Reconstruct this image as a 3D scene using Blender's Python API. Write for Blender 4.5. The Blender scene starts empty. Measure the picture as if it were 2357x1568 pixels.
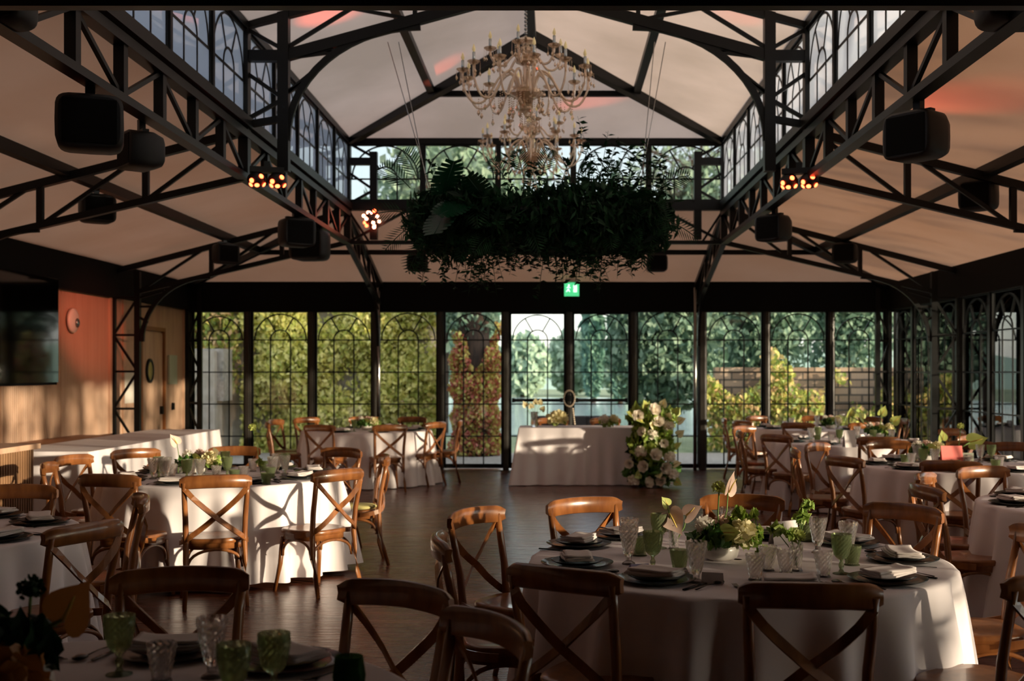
import bpy, math, random
from mathutils import Vector, Matrix
C = bpy.context.scene
COL = C.collection
rnd = random.Random(7)
PI = math.pi
# ------------------------------------------------------------------ camera, sky, sun, exposure
F = 2668.0                      # focal length in pixels of the 2357 px wide frame
EYE = 1.6
cam_d = bpy.data.cameras.new('camera'); cam = bpy.data.objects.new('camera', cam_d); COL.objects.link(cam)
cam.location = (0, 0, EYE); cam.rotation_euler = (PI/2, 0, 0)
cam_d.sensor_width = 36.0; cam_d.lens = F/2357*36.0
cam_d.shift_x = -(1275-1178.5)/2357; cam_d.shift_y = (857-784)/2357
cam_d.dof.use_dof = True; cam_d.dof.focus_distance = 5.8; cam_d.dof.aperture_fstop = 3.2
C.camera = cam
w = bpy.data.worlds.new('evening_sky'); C.world = w; w.use_nodes = True
wn = w.node_tree.nodes; wl = w.node_tree.links
bg = wn['Background']
sky = wn.new('ShaderNodeTexSky'); sky.sky_type = 'NISHITA'; sky.sun_disc = False
sky.sun_elevation = math.radians(14); sky.sun_rotation = math.radians(127); sky.air_density = 1.0; sky.dust_density = 1.5
mxs = wn.new('ShaderNodeMix'); mxs.data_type = 'RGBA'; mxs.inputs[0].default_value = 0.85; mxs.inputs[7].default_value = (1.0, 0.93, 0.95, 1)
wl.new(sky.outputs[0], mxs.inputs[6]); wl.new(mxs.outputs[2], bg.inputs['Color']); bg.inputs['Strength'].default_value = 1.12
SUN_DIR = Vector((-0.875, 0.484, -0.090)).normalized()
sd = bpy.data.lights.new('sun', 'SUN'); sd.energy = 7.0; sd.color = (1.0, 0.78, 0.56); sd.angle = math.radians(0.9)
so = bpy.data.objects.new('sun', sd); COL.objects.link(so); so.rotation_euler = SUN_DIR.to_track_quat('-Z', 'Y').to_euler()
so.location = (20, -10, 6)
vs = C.view_settings; vs.view_transform = 'Standard'; vs.look = 'None'; vs.gamma = 1.0; vs.use_curve_mapping = False
vs.exposure = 0.75
C.cycles.max_bounces = 8; C.cycles.diffuse_bounces = 4; C.cycles.glossy_bounces = 4; C.cycles.transmission_bounces = 8; C.cycles.transparent_max_bounces = 16; C.cycles.use_adaptive_sampling = True; C.cycles.adaptive_threshold = 0.045; C.cycles.caustics_refractive = False; C.cycles.caustics_reflective = False
C.cycles.sample_clamp_indirect = 6.0

# ------------------------------------------------------------------ materials
def lin(h):
    h = h.lstrip('#'); r = []
    for i in (0, 2, 4):
        c = int(h[i:i+2], 16)/255.0
        r.append(c/12.92 if c <= 0.04045 else ((c+0.055)/1.055)**2.4)
    return (r[0], r[1], r[2], 1.0)
MATS = {}
def mat(name, color='#808080', rough=0.5, metal=0.0, spec=0.5, emit=None, estr=0.0, transl=0.0, noise=None, bump=None, island=None, coat=0.0):
    m = bpy.data.materials.new(name); m.use_nodes = True; nt = m.node_tree; N = nt.nodes; L = nt.links
    b = N['Principled BSDF']; b.inputs['Base Color'].default_value = lin(color); b.inputs['Roughness'].default_value = rough
    b.inputs['Metallic'].default_value = metal; b.inputs['Specular IOR Level'].default_value = spec; b.inputs['Coat Weight'].default_value = coat
    if emit: b.inputs['Emission Color'].default_value = lin(emit); b.inputs['Emission Strength'].default_value = estr
    tc = N.new('ShaderNodeTexCoord'); colsock = None
    if noise:           # (scale, color2, stretch)
        mp = N.new('ShaderNodeMapping'); mp.inputs['Scale'].default_value = noise[2]; L.new(tc.outputs['Object'], mp.inputs[0])
        nz = N.new('ShaderNodeTexNoise'); nz.inputs['Scale'].default_value = noise[0]; nz.inputs['Detail'].default_value = 6; L.new(mp.outputs[0], nz.inputs['Vector'])
        mx = N.new('ShaderNodeMix'); mx.data_type = 'RGBA'; mx.inputs[6].default_value = lin(color); mx.inputs[7].default_value = lin(noise[1])
        rp = N.new('ShaderNodeValToRGB'); rp.color_ramp.elements[0].position = 0.35; rp.color_ramp.elements[1].position = 0.65
        L.new(nz.outputs[0], rp.inputs[0]); L.new(rp.outputs[0], mx.inputs[0]); colsock = mx.outputs[2]
    if island:          # list of colours picked by leaf
        g = N.new('ShaderNodeNewGeometry'); rp = N.new('ShaderNodeValToRGB'); rp.color_ramp.interpolation = 'LINEAR'
        e = rp.color_ramp.elements; e[0].color = lin(island[0]); e[1].color = lin(island[-1])
        for i, c in enumerate(island[1:-1]): e.new((i+1)/(len(island)-1)).color = lin(c)
        L.new(g.outputs['Random Per Island'], rp.inputs[0]); colsock = rp.outputs[0]
    if colsock: L.new(colsock, b.inputs['Base Color'])
    if bump:            # (scale, strength, stretch)
        mp = N.new('ShaderNodeMapping'); mp.inputs['Scale'].default_value = bump[2]; L.new(tc.outputs['Object'], mp.inputs[0])
        nz = N.new('ShaderNodeTexNoise'); nz.inputs['Scale'].default_value = bump[0]; L.new(mp.outputs[0], nz.inputs['Vector'])
        bp = N.new('ShaderNodeBump'); bp.inputs['Strength'].default_value = bump[1]; bp.inputs['Distance'].default_value = 0.02
        L.new(nz.outputs[0], bp.inputs['Height']); L.new(bp.outputs[0], b.inputs['Normal'])
    if transl:
        t = N.new('ShaderNodeBsdfTranslucent'); t.inputs[0].default_value = lin(color)
        if colsock: L.new(colsock, t.inputs[0])
        ms = N.new('ShaderNodeMixShader'); ms.inputs[0].default_value = transl
        L.new(b.outputs[0], ms.inputs[1]); L.new(t.outputs[0], ms.inputs[2]); L.new(ms.outputs[0], N['Material Output'].inputs[0])
    MATS[name] = m; return m
def cutglass(name, tint, mixf, rough=0.05, body=.12, bodycol='#ffffff'):
    """thick pressed glass: refraction mixed with clear transmission and a little milky scatter"""
    m = bpy.data.materials.new(name); m.use_nodes = True; N = m.node_tree.nodes; L = m.node_tree.links
    N.remove(N['Principled BSDF']); out = N['Material Output']
    tr = N.new('ShaderNodeBsdfTransparent'); tr.inputs[0].default_value = lin(tint)
    gl = N.new('ShaderNodeBsdfGlass'); gl.inputs['Roughness'].default_value = rough; gl.inputs['IOR'].default_value = 1.45; gl.inputs[0].default_value = lin(tint)
    df = N.new('ShaderNodeBsdfDiffuse'); df.inputs[0].default_value = lin(bodycol)
    a = N.new('ShaderNodeMixShader'); a.inputs[0].default_value = mixf; L.new(tr.outputs[0], a.inputs[1]); L.new(gl.outputs[0], a.inputs[2])
    b = N.new('ShaderNodeMixShader'); b.inputs[0].default_value = body; L.new(a.outputs[0], b.inputs[1]); L.new(df.outputs[0], b.inputs[2]); L.new(b.outputs[0], out.inputs[0])
    MATS[name] = m; return m
def glassy(name, tint='#ffffff', refl=0.06, rough=0.02, body=0.0, bodycol='#ffffff'):
    """thin glass: clear transmission with a fresnel gloss on top"""
    m = bpy.data.materials.new(name); m.use_nodes = True; N = m.node_tree.nodes; L = m.node_tree.links
    N.remove(N['Principled BSDF']); out = N['Material Output']
    tr = N.new('ShaderNodeBsdfTransparent'); tr.inputs[0].default_value = lin(tint)
    gl = N.new('ShaderNodeBsdfGlossy'); gl.inputs['Roughness'].default_value = rough
    lw = N.new('ShaderNodeFresnel'); lw.inputs[0].default_value = 1.5
    ma = N.new('ShaderNodeMath'); ma.operation = 'MULTIPLY_ADD'; ma.inputs[1].default_value = 1.2; ma.inputs[2].default_value = refl; ma.use_clamp = True
    L.new(lw.outputs[0], ma.inputs[0]); mx = N.new('ShaderNodeMixShader'); L.new(ma.outputs[0], mx.inputs[0])
    first = tr
    if body:
        df = N.new('ShaderNodeBsdfTranslucent'); df.inputs[0].default_value = lin(bodycol)
        m2 = N.new('ShaderNodeMixShader'); m2.inputs[0].default_value = body; L.new(tr.outputs[0], m2.inputs[1]); L.new(df.outputs[0], m2.inputs[2]); first = m2
    L.new(first.outputs[0], mx.inputs[1]); L.new(gl.outputs[0], mx.inputs[2]); L.new(mx.outputs[0], out.inputs[0])
    MATS[name] = m; return m
mat('black_steel', '#070707', 0.42, 0.0, 0.28)
mat('black_matte', '#070707', 0.85, spec=0.2)
mat('post_steel', '#2c2925', 0.32, 0.0, 0.5)
mat('speaker_black', '#0a0a0a', 0.55)
mat('roof_liner', '#e8bb98', 0.8, transl=0.10, noise=(0.6, '#dcab86', (1, 1, 1)), bump=(0.9, 0.35, (1, 3, 1)))
mat('lantern_liner', '#e8d4c2', 0.8, transl=0.20, noise=(0.6, '#cdbba8', (1, 1, 1)), bump=(0.8, 0.25, (2, 1, 1)))
mat('chair_wood', '#8f5a30', 0.28, 0.0, 0.5, noise=(3.0, '#6f4020', (6, 6, 1.5)), coat=0.3)
mat('cloth', '#e3dadb', 0.85, 0.0, 0.2, bump=(6.0, 0.15, (1, 1, 0.3)))
mat('napkin', '#dcd2ce', 0.85, 0.0, 0.2)
mat('dark_plate', '#1b1d1c', 0.22)
mat('charcoal_plate', '#262727', 0.3)
mat('cutlery_metal', '#2a2826', 0.25, 0.9)
mat('bowl_white', '#e6e0d8', 0.25)
mat('table_wood', '#7a5a3c', 0.6)
mat('chrome', '#9a9a98', 0.2, 1.0)
mat('paper', '#cfc6c4', 0.7)
mat('pink_lit_card', '#f07a70', 0.6)  # red disco light on the card is put into its colour
mat('lavender_card', '#a7a0c8', 0.6)
mat('photo_print', '#d9cdc0', 0.6, noise=(40, '#241c18', (1, 1, 1)))
mat('petal_white', '#f4ecdf', 0.6, transl=0.3)
mat('petal_blush', '#e8c8b8', 0.5, transl=0.3)
mat('petal_cream', '#e6dcae', 0.5, transl=0.3)
mat('petal_lime', '#b9c36a', 0.5, transl=0.3)
mat('petal_orange', '#b0743a', 0.5, transl=0.3)
mat('spadix', '#d2b45a', 0.6)
mat('stem_green', '#5d7a34', 0.6)
mat('leaf_green', '#3f6a2a', 0.5, transl=0.25, island=['#2c5420', '#49752c', '#6a8f38'])
mat('leaf_light', '#8aa04a', 0.5, transl=0.3, island=['#6f9238', '#93aa4c', '#b3bf66'])
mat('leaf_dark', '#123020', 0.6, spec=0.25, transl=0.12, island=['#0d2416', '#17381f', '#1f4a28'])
mat('monstera', '#0f3a24', 0.25, transl=0.1)
mat('seat_pad', '#b9b070', 0.9)
mat('porcelain', '#e0d8cc', 0.4)
mat('candle_chrome', '#c8d0d4', 0.2, 0.6)
mat('bulb_glass', '#e8d8a8', 0.2, emit='#ffd890', estr=0.10)
mat('led_red', '#ff5030', 0.4, emit='#ff4a28', estr=9.0)
mat('led_warm', '#ffd0b0', 0.4, emit='#ff9070', estr=9.0)
mat('led_point', '#ff2020', 0.4, emit='#ff1818', estr=12.0)
mat('exit_green', '#2f9a60', 0.4, emit='#46b878', estr=0.9)
mat('exit_white', '#e8fff0', 0.4, emit='#d8ffe8', estr=1.2)
mat('door_wood', '#d0ac90', 0.5, noise=(2, '#b9937a', (4, 4, 0.6)))
mat('notice', '#b9c2ae', 0.4)
mat('screen_glass', '#040505', 0.06)
mat('amber_wood', '#8a5126', 0.5)
mat('bark', '#463529', 0.9, noise=(6, '#2c221b', (3, 3, .6)))
mat('ivy_bright', '#93a34a', 0.55, transl=0.35, island=['#9ca852', '#cacb6a', '#e4dc84', '#f2eaa2', '#b4ba62'])
mat('ivy_mix', '#8f9440', 0.55, transl=0.35, island=['#62803c', '#98a64c', '#ccc868', '#d4ac80', '#8aa04c'])
mat('creeper_red', '#9a3c2c', 0.55, transl=0.3, island=['#8a3a2c', '#c86a58', '#c4c460', '#e0d67c', '#b0b458', '#d88a74', '#a84c3c'])
mat('tree_green', '#3d5c3c', 0.7, transl=0.25, island=['#44604c', '#64806a', '#8aa088'])
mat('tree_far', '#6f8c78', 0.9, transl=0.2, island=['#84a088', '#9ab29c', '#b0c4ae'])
mat('cypress_green', '#3c5c4c', 0.9, island=['#4c7060', '#6a8c78'])
mat('lawn', '#6c7f58', 0.9, noise=(3, '#87906a', (1, 1, 1)))
mat('gravel', '#9a958c', 0.9, noise=(14, '#7c766c', (1, 1, 1)))
mat('lake_water', '#8fa0a4', 0.12, noise=(1.2, '#a3b0b2', (1, 6, 1)))
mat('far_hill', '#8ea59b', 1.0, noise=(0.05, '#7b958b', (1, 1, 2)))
mat('render_wall', '#a79f92', 0.9, noise=(5, '#948b7c', (1, 1, 1)))
mat('sofa_dark', '#25211f', 0.8)
mat('bead', '#c9b8a4', 0.5)
mat('stone_dark', '#33383a', 0.9)
glassy('window_glass', '#f2f6f6', 0.015, 0.0)
glassy('lantern_glass', '#dfe8f2', 0.02, 0.0, 0.7, '#dde6f2')
glassy('end_glass', '#d0d5d3', 0.03, 0.0)
cutglass('crystal', '#fdfbfa', 0.65, 0.0, 0.05, '#f8f0ee')
cutglass('green_glass', '#dfe6cf', 0.55, 0.02, 0.12, '#a9b58c')
cutglass('darkgreen_glass', '#8fb088', 0.45, 0.05, 0.15, '#2f5a34')
cutglass('chandelier_glass', '#fcf2e8', 0.6, 0.03, 0.2, '#f4cfa6')
def wood_floor():
    m = mat('floor_planks', '#5a3322', 0.3); N = m.node_tree.nodes; L = m.node_tree.links; b = N['Principled BSDF']
    tc = N.new('ShaderNodeTexCoord'); br = N.new('ShaderNodeTexBrick'); br.offset = 0.37; br.inputs['Scale'].default_value = 1.0
    br.inputs['Brick Width'].default_value = 1.9; br.inputs['Row Height'].default_value = 0.125; br.inputs['Mortar Size'].default_value = 0.004
    br.inputs['Color1'].default_value = lin('#74412c'); br.inputs['Color2'].default_value = lin('#5a3020'); br.inputs['Mortar'].default_value = lin('#120a07')
    L.new(tc.outputs['Object'], br.inputs[0])
    mp = N.new('ShaderNodeMapping'); mp.inputs['Scale'].default_value = (1.2, 22, 1); L.new(tc.outputs['Object'], mp.inputs[0])
    nz = N.new('ShaderNodeTexNoise'); nz.inputs['Scale'].default_value = 2.2; nz.inputs['Detail'].default_value = 7; L.new(mp.outputs[0], nz.inputs['Vector'])
    mx = N.new('ShaderNodeMix'); mx.data_type = 'RGBA'; mx.blend_type = 'MULTIPLY'; mx.inputs[0].default_value = 0.55
    L.new(br.outputs[0], mx.inputs[6]); L.new(nz.outputs[0], mx.inputs[7]); L.new(mx.outputs[2], b.inputs['Base Color'])
    mr = N.new('ShaderNodeMapRange'); mr.inputs[3].default_value = 0.08; mr.inputs[4].default_value = 0.45; L.new(nz.outputs[0], mr.inputs[0]); L.new(mr.outputs[0], b.inputs['Roughness'])
    bp = N.new('ShaderNodeBump'); bp.inputs['Strength'].default_value = 0.6; bp.inputs['Distance'].default_value = 0.004
    ad = N.new('ShaderNodeMath'); ad.operation = 'MULTIPLY_ADD'; ad.inputs[1].default_value = -1.5; L.new(br.outputs['Fac'], ad.inputs[0]); L.new(nz.outputs[0], ad.inputs[2])
    L.new(ad.outputs[0], bp.inputs['Height']); L.new(bp.outputs[0], b.inputs['Normal'])
wood_floor()
def slat_wood(name, c1, c2, pitch, axis):
    m = mat(name, c1, 0.55); N = m.node_tree.nodes; L = m.node_tree.links; b = N['Principled BSDF']
    tc = N.new('ShaderNodeTexCoord'); mp = N.new('ShaderNodeMapping'); s = [0.6, 0.6, 0.6]; s[axis] = 9; mp.inputs['Scale'].default_value = s
    L.new(tc.outputs['Object'], mp.inputs[0]); nz = N.new('ShaderNodeTexNoise'); nz.inputs['Scale'].default_value = 1.2; L.new(mp.outputs[0], nz.inputs['Vector'])
    mx = N.new('ShaderNodeMix'); mx.data_type = 'RGBA'; mx.inputs[6].default_value = lin(c1); mx.inputs[7].default_value = lin(c2); L.new(nz.outputs[0], mx.inputs[0]); L.new(mx.outputs[2], b.inputs['Base Color'])
slat_wood('timber_cladding', '#d2b29a', '#bc957a', 0.04, 1)
slat_wood('timber_slat', '#a5805f', '#866041', 0.04, 1)
def stone():
    m = mat('garden_stone', '#8c7a66', 0.9); N = m.node_tree.nodes; L = m.node_tree.links; b = N['Principled BSDF']
    tc = N.new('ShaderNodeTexCoord'); mp = N.new('ShaderNodeMapping'); mp.inputs['Rotation'].default_value = (PI/2, 0, 0); L.new(tc.outputs['Object'], mp.inputs[0])
    br = N.new('ShaderNodeTexBrick'); br.inputs['Scale'].default_value = 1.0; br.inputs['Brick Width'].default_value = 0.5; br.inputs['Row Height'].default_value = 0.16; br.inputs['Mortar Size'].default_value = 0.02
    br.inputs['Color1'].default_value = lin('#a08a74'); br.inputs['Color2'].default_value = lin('#75614f'); br.inputs['Mortar'].default_value = lin('#4e463c')
    L.new(mp.outputs[0], br.inputs[0]); L.new(br.outputs[0], b.inputs['Base Color'])
stone()

# ------------------------------------------------------------------ mesh helper
class MB:
    def __init__(s): s.v = []; s.f = []; s.sm = []
    def add(s, vs, fs, smooth=False):
        o = len(s.v); s.v += [tuple(p) for p in vs]; s.f += [tuple(i+o for i in f) for f in fs]; s.sm += [smooth]*len(fs); return s
    def box(s, c, d, rz=0.0):
        x, y, z = d[0]/2, d[1]/2, d[2]/2; cc, sn = math.cos(rz), math.sin(rz)
        P = [(-x,-y,-z),(x,-y,-z),(x,y,-z),(-x,y,-z),(-x,-y,z),(x,-y,z),(x,y,z),(-x,y,z)]
        P = [(c[0]+p[0]*cc-p[1]*sn, c[1]+p[0]*sn+p[1]*cc, c[2]+p[2]) for p in P]
        return s.add(P, [(0,3,2,1),(4,5,6,7),(0,1,5,4),(1,2,6,5),(2,3,7,6),(3,0,4,7)])
    def bar(s, a, b, w_, h_, up=(0,0,1)):
        a = Vector(a); b = Vector(b); t = (b-a).normalized(); u = Vector(up)
        if abs(t.dot(u)) > 0.97: u = Vector((0,1,0)) if abs(t.y) < 0.9 else Vector((1,0,0))
        sx = t.cross(u).normalized(); sy = sx.cross(t).normalized(); P = []
        for q in (a, b):
            for i, j in ((-1,-1),(1,-1),(1,1),(-1,1)): P.append(q+sx*(i*w_/2)+sy*(j*h_/2))
        return s.add(P, [(0,3,2,1),(4,5,6,7),(0,1,5,4),(1,2,6,5),(2,3,7,6),(3,0,4,7)])
    def sweep(s, pts, sec, up=(0,0,1), closed=False, smooth=True, scales=None):
        """sec: list of (x,y) section points; swept along pts"""
        pts = [Vector(p) for p in pts]; n = len(pts); k = len(sec); V = []; u0 = Vector(up)
        for i, p in enumerate(pts):
            if closed: t = pts[(i+1) % n]-pts[i-1]
            else: t = pts[min(i+1, n-1)]-pts[max(i-1, 0)]
            t = t.normalized(); u = u0
            if abs(t.dot(u)) > 0.98: u = Vector((0.0,1.0,0.05)).normalized()
            sx = t.cross(u).normalized(); sy = sx.cross(t).normalized(); q = scales[i] if scales else 1.0
            V += [p+sx*(a*q)+sy*(b*q) for a, b in sec]
        Fs = []
        for i in range(n if closed else n-1):
            j = (i+1) % n
            for a in range(k):
                b = (a+1) % k; Fs.append((i*k+a, i*k+b, j*k+b, j*k+a))
        s.add(V, Fs, smooth)
        if not closed: o = len(s.v)-len(V); s.f += [tuple(o+a for a in reversed(range(k))), tuple(o+(n-1)*k+a for a in range(k))]; s.sm += [False, False]
        return s
    def tube(s, pts, r, k=8, scales=None, up=(0,0,1)):
        return s.sweep(pts, [(r*math.cos(2*PI*i/k), r*math.sin(2*PI*i/k)) for i in range(k)], up, scales=scales)
    def lathe(s, prof, k=24, c=(0,0,0), smooth=True, mod=None):
        n = len(prof); V = []
        for i, (r, z) in enumerate(prof):
            for a in range(k):
                rr = r*(1+(mod(i, a) if mod and r > 0.001 else 0)); V.append((c[0]+rr*math.cos(2*PI*a/k), c[1]+rr*math.sin(2*PI*a/k), c[2]+z))
        Fs = [(i*k+a, i*k+(a+1) % k, (i+1)*k+(a+1) % k, (i+1)*k+a) for i in range(n-1) for a in range(k)]
        return s.add(V, Fs, smooth)
    def ball(s, c, r, k=10, sc=(1,1,1), smooth=True):
        prof = [(max(1e-4, math.sin(PI*i/k)), -math.cos(PI*i/k)) for i in range(k+1)]; kk = k+4; V = []
        for a, z in prof:
            for j in range(kk): V.append((c[0]+r*sc[0]*a*math.cos(2*PI*j/kk), c[1]+r*sc[1]*a*math.sin(2*PI*j/kk), c[2]+r*sc[2]*z))
        return s.add(V, [(i*kk+a, i*kk+(a+1) % kk, (i+1)*kk+(a+1) % kk, (i+1)*kk+a) for i in range(k) for a in range(kk)], smooth)
    def xf(s, M, start=0):
        for i in range(start, len(s.v)): s.v[i] = tuple(M @ Vector(s.v[i]))
        return s
    def build(s, name, m, parent=None, bevel=0, subsurf=0, loc=None):
        me = bpy.data.meshes.new(name); me.from_pydata(s.v, [], s.f); me.materials.append(MATS[m])
        me.polygons.foreach_set('use_smooth', s.sm); me.update()
        o = bpy.data.objects.new(name, me); COL.objects.link(o)
        if parent: o.parent = parent
        if loc: o.location = loc
        if bevel: b = o.modifiers.new('bevel', 'BEVEL'); b.width = bevel; b.segments = 2; b.limit_method = 'ANGLE'
        if subsurf: q = o.modifiers.new('sub', 'SUBSURF'); q.levels = subsurf; q.render_levels = subsurf
        return o
def smooth_path(P, n=4):
    P = [Vector(p) for p in P]; out = []
    for i in range(len(P)-1):
        a, b, c, d = P[max(i-1, 0)], P[i], P[i+1], P[min(i+2, len(P)-1)]
        for k in range(n):
            t = k/n; out.append(.5*((2*b)+(c-a)*t+(2*a-5*b+4*c-d)*t*t+(3*b-a-3*c+d)*t*t*t))
    return out+[P[-1]]
def struct(o, label=None):
    o['kind'] = 'structure'
    if label: o['label'] = label
    return o
def empty(name, loc=(0,0,0), rz=0):
    o = bpy.data.objects.new(name, None); COL.objects.link(o); o.location = loc; o.rotation_euler = (0,0,rz); return o
LABELS = set()
def tag(o, label, cat, group=None, kind=None):
    o['label'] = label; o['category'] = cat
    if group: o['group'] = group
    if kind: o['kind'] = kind
    return o
def kids(o): return [c for c in KID.get(o.name, [])]
KID = {}
def note_children():
    KID.clear()
    for o in bpy.data.objects:
        if o.parent: KID.setdefault(o.parent.name, []).append(o)
def copy_tree(o, kidmap, parent=None):
    c = o.copy(); COL.objects.link(c)
    if parent: c.parent = parent
    for ch in kidmap.get(o.name, []): copy_tree(ch, kidmap, c)
    return c
PROTO = {}
def spawn(kind, builder, loc, rz, label, cat, group=None, scale=1.0):
    """first call builds the thing, later calls copy it with its parts"""
    if kind not in PROTO:
        before = set(o.name for o in bpy.data.objects)
        root = builder(); km = {}
        for o in bpy.data.objects:
            if o.name not in before and o.parent: km.setdefault(o.parent.name, []).append(o)
        PROTO[kind] = (root, km); o = root
    else:
        root, km = PROTO[kind]; o = copy_tree(root, km)
    o.location = loc; o.rotation_euler = (0, 0, rz); o.scale = (scale,)*3
    if 'group' in o.keys(): del o['group']
    tag(o, label, cat, group); return o
def W(px, py=None, Y=None, Z=None):
    """pixel -> world at depth Y, or on the level Z"""
    if Y is None: Y = (EYE-Z)*F/(py-857.0)
    return Vector(((px-1275.0)/F*Y, Y, EYE+(857.0-py)/F*Y if py is not None else 0))
# ------------------------------------------------------------------ hall dimensions
XL, XR, YB, YF = -6.1, 5.6, 19.1, -2.2
NL, NR = -2.83, 2.33            # lantern sides
LF, LB = 5.3, 15.9              # lantern front, back
XC = (NL+NR)/2; HW = (NR-NL)/2
ZE, ZF = 2.64, 2.98             # window head, lower roof edge
ZS, ZT, ZR = 3.90, 4.77, 5.45   # lantern sill, lantern eave, ridge
tn = [0]
def trim(mb, m='black_steel', **k):
    tn[0] += 1; return struct(mb.build('trim_%d' % tn[0], m, **k))
# floor
m_ = MB(); m_.box(((XL+XR)/2, (YB+YF)/2, -0.05), (XR-XL+0.3, YB-YF+0.3, 0.1)); struct(m_.build('floor', 'floor_planks'))
# lower roof: four sloping liner fields
def quadsheet(name, a, b, c, d, m, n1=18, n2=8, sag=0.05, bays=4):
    a, b, c, d = map(Vector, (a, b, c, d)); mb = MB(); V = []
    for i in range(n1*bays+1):
        u = i/(n1*bays)
        for j in range(n2+1):
            v = j/n2; p = (a.lerp(b, u)).lerp(d.lerp(c, u), v); p.z += sag*math.sin(PI*v)*(1-abs(math.cos(PI*u*bays))**6)*0.6; V.append(p)
    Fs = [(i*(n2+1)+j, (i+1)*(n2+1)+j, (i+1)*(n2+1)+j+1, i*(n2+1)+j+1) for i in range(n1*bays) for j in range(n2)]
    mb.add(V, Fs, True); return struct(mb.build(name, m))
oZ, iZ = ZF+0.06, ZS+0.06
quadsheet('ceiling', (XL,YF,oZ), (XL,YB,oZ), (NL,LB,iZ), (NL,LF,iZ), 'roof_liner', bays=4)
quadsheet('ceiling', (XR,YF,oZ), (XR,YB,oZ), (NR,LB,iZ), (NR,LF,iZ), 'roof_liner', bays=4)
quadsheet('ceiling', (XL,YB,oZ), (XR,YB,oZ), (NR,LB,iZ), (NL,LB,iZ), 'roof_liner', bays=3)
quadsheet('ceiling', (XL,YF,oZ), (XR,YF,oZ), (NR,LF,iZ), (NL,LF,iZ), 'black_matte', bays=3)
# lantern roof
rz_ = ZR+0.08; ez = ZT+0.02; RF, RB = LF+HW, LB-HW
quadsheet('ceiling', (NL,LF,ez), (NL,LB,ez), (XC,RB,rz_), (XC,RF,rz_), 'lantern_liner', bays=2)
quadsheet('ceiling', (NR,LF,ez), (NR,LB,ez), (XC,RB,rz_), (XC,RF,rz_), 'lantern_liner', bays=2)
quadsheet('ceiling', (NL,LB,ez), (NR,LB,ez), (XC+.001,RB,rz_), (XC,RB,rz_), 'lantern_liner', bays=1)
quadsheet('ceiling', (NL,LF,ez), (NR,LF,ez), (XC+.001,RF,rz_), (XC,RF,rz_), 'lantern_liner', bays=1)
# rafters, ridge and purlins
trim(MB().bar((XC,RF,ZR), (XC,RB,ZR), 0.09, 0.14))
for x in (NL, NR):
    for y0, y1 in ((LB, RB), (LF, RF)): trim(MB().bar((x,y0,ZT), (XC,y1,ZR), 0.11, 0.13))
    q = (x+XC)/2; zq = (ZT+ZR)/2; trim(MB().bar((q,LF+HW/2,zq+.02), (q,LB-HW/2,zq+.02), 0.09, 0.07))
    q = (x+(XL if x < 0 else XR))/2; zq = (ZF+ZS)/2
    trim(MB().bar((q,YF+3,zq), (q,17.5,zq), 0.10, 0.10))
trim(MB().bar(((NL+XC)/2,LB-HW/2,(ZT+ZR)/2), ((NR+XC)/2,LB-HW/2,(ZT+ZR)/2), 0.06, 0.07))
trim(MB().bar(((NL+XL)/2,17.5,3.41), ((NR+XR)/2,17.5,3.41), 0.06, 0.07))
for x, xo in ((NL, XL), (NR, XR)): trim(MB().bar((x,LB,ZS-.04), (xo,YB,ZF), 0.07, 0.09))
# lantern sill and eave beams
for x in (NL, NR):
    trim(MB().bar((x,LF,ZS-.03), (x,LB,ZS-.03), 0.16, 0.09)); trim(MB().bar((x,LF,ZT), (x,LB,ZT), 0.09, 0.08))
    trim(MB().bar((x,LF,3.77), (x,LB,3.77), 0.10, 0.07)); trim(MB().bar((x,LF,3.38), (x,LB,3.38), 0.10, 0.055))
    s = 1 if x < 0 else -1
    n = 14; dy = (LB-LF)/n
    vb = MB(); db = MB()
    for i in range(1, n):
        y = LF+i*dy; vb.box((x, y, 3.575), (0.07, 0.075, 0.34))
    for i in range(n):
        y = LF+i*dy
        if i % 2: a, b = (x, y+.03, 3.42), (x, y+dy-.03, 3.74)
        else: a, b = (x, y+.03, 3.74), (x, y+dy-.03, 3.42)
        db.bar(a, b, 0.03, 0.032)
    trim(vb); trim(db)
for y in (LF, LB):
    z0 = 3.38 if y == LB else 3.33
    trim(MB().bar((NL,y,ZT), (NR,y,ZT), 0.09, 0.09)); trim(MB().bar((NL,y,ZS-.03), (NR,y,ZS-.03), 0.12, 0.10))
    trim(MB().bar((NL if y == LB else XL,y,z0), (NR if y == LB else XR,y,z0), 0.07, 0.05 if y == LB else 0.13)); db = MB()
    for s in (-1, 1):
        xe = XC+s*HW; db.bar((xe,y,z0), (xe-s*0.86,y,3.84), 0.035, 0.035); db.bar((xe-s*0.86,y,3.84), (xe-s*1.72,y,z0), 0.03, 0.03)
        db.bar((xe-s*1.72,y,z0), (xe-s*1.72,y,3.84), 0.03, 0.03); db.bar((xe,y,3.84), (xe-s*0.3,y,z0), 0.03, 0.03)
    trim(db)
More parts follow.
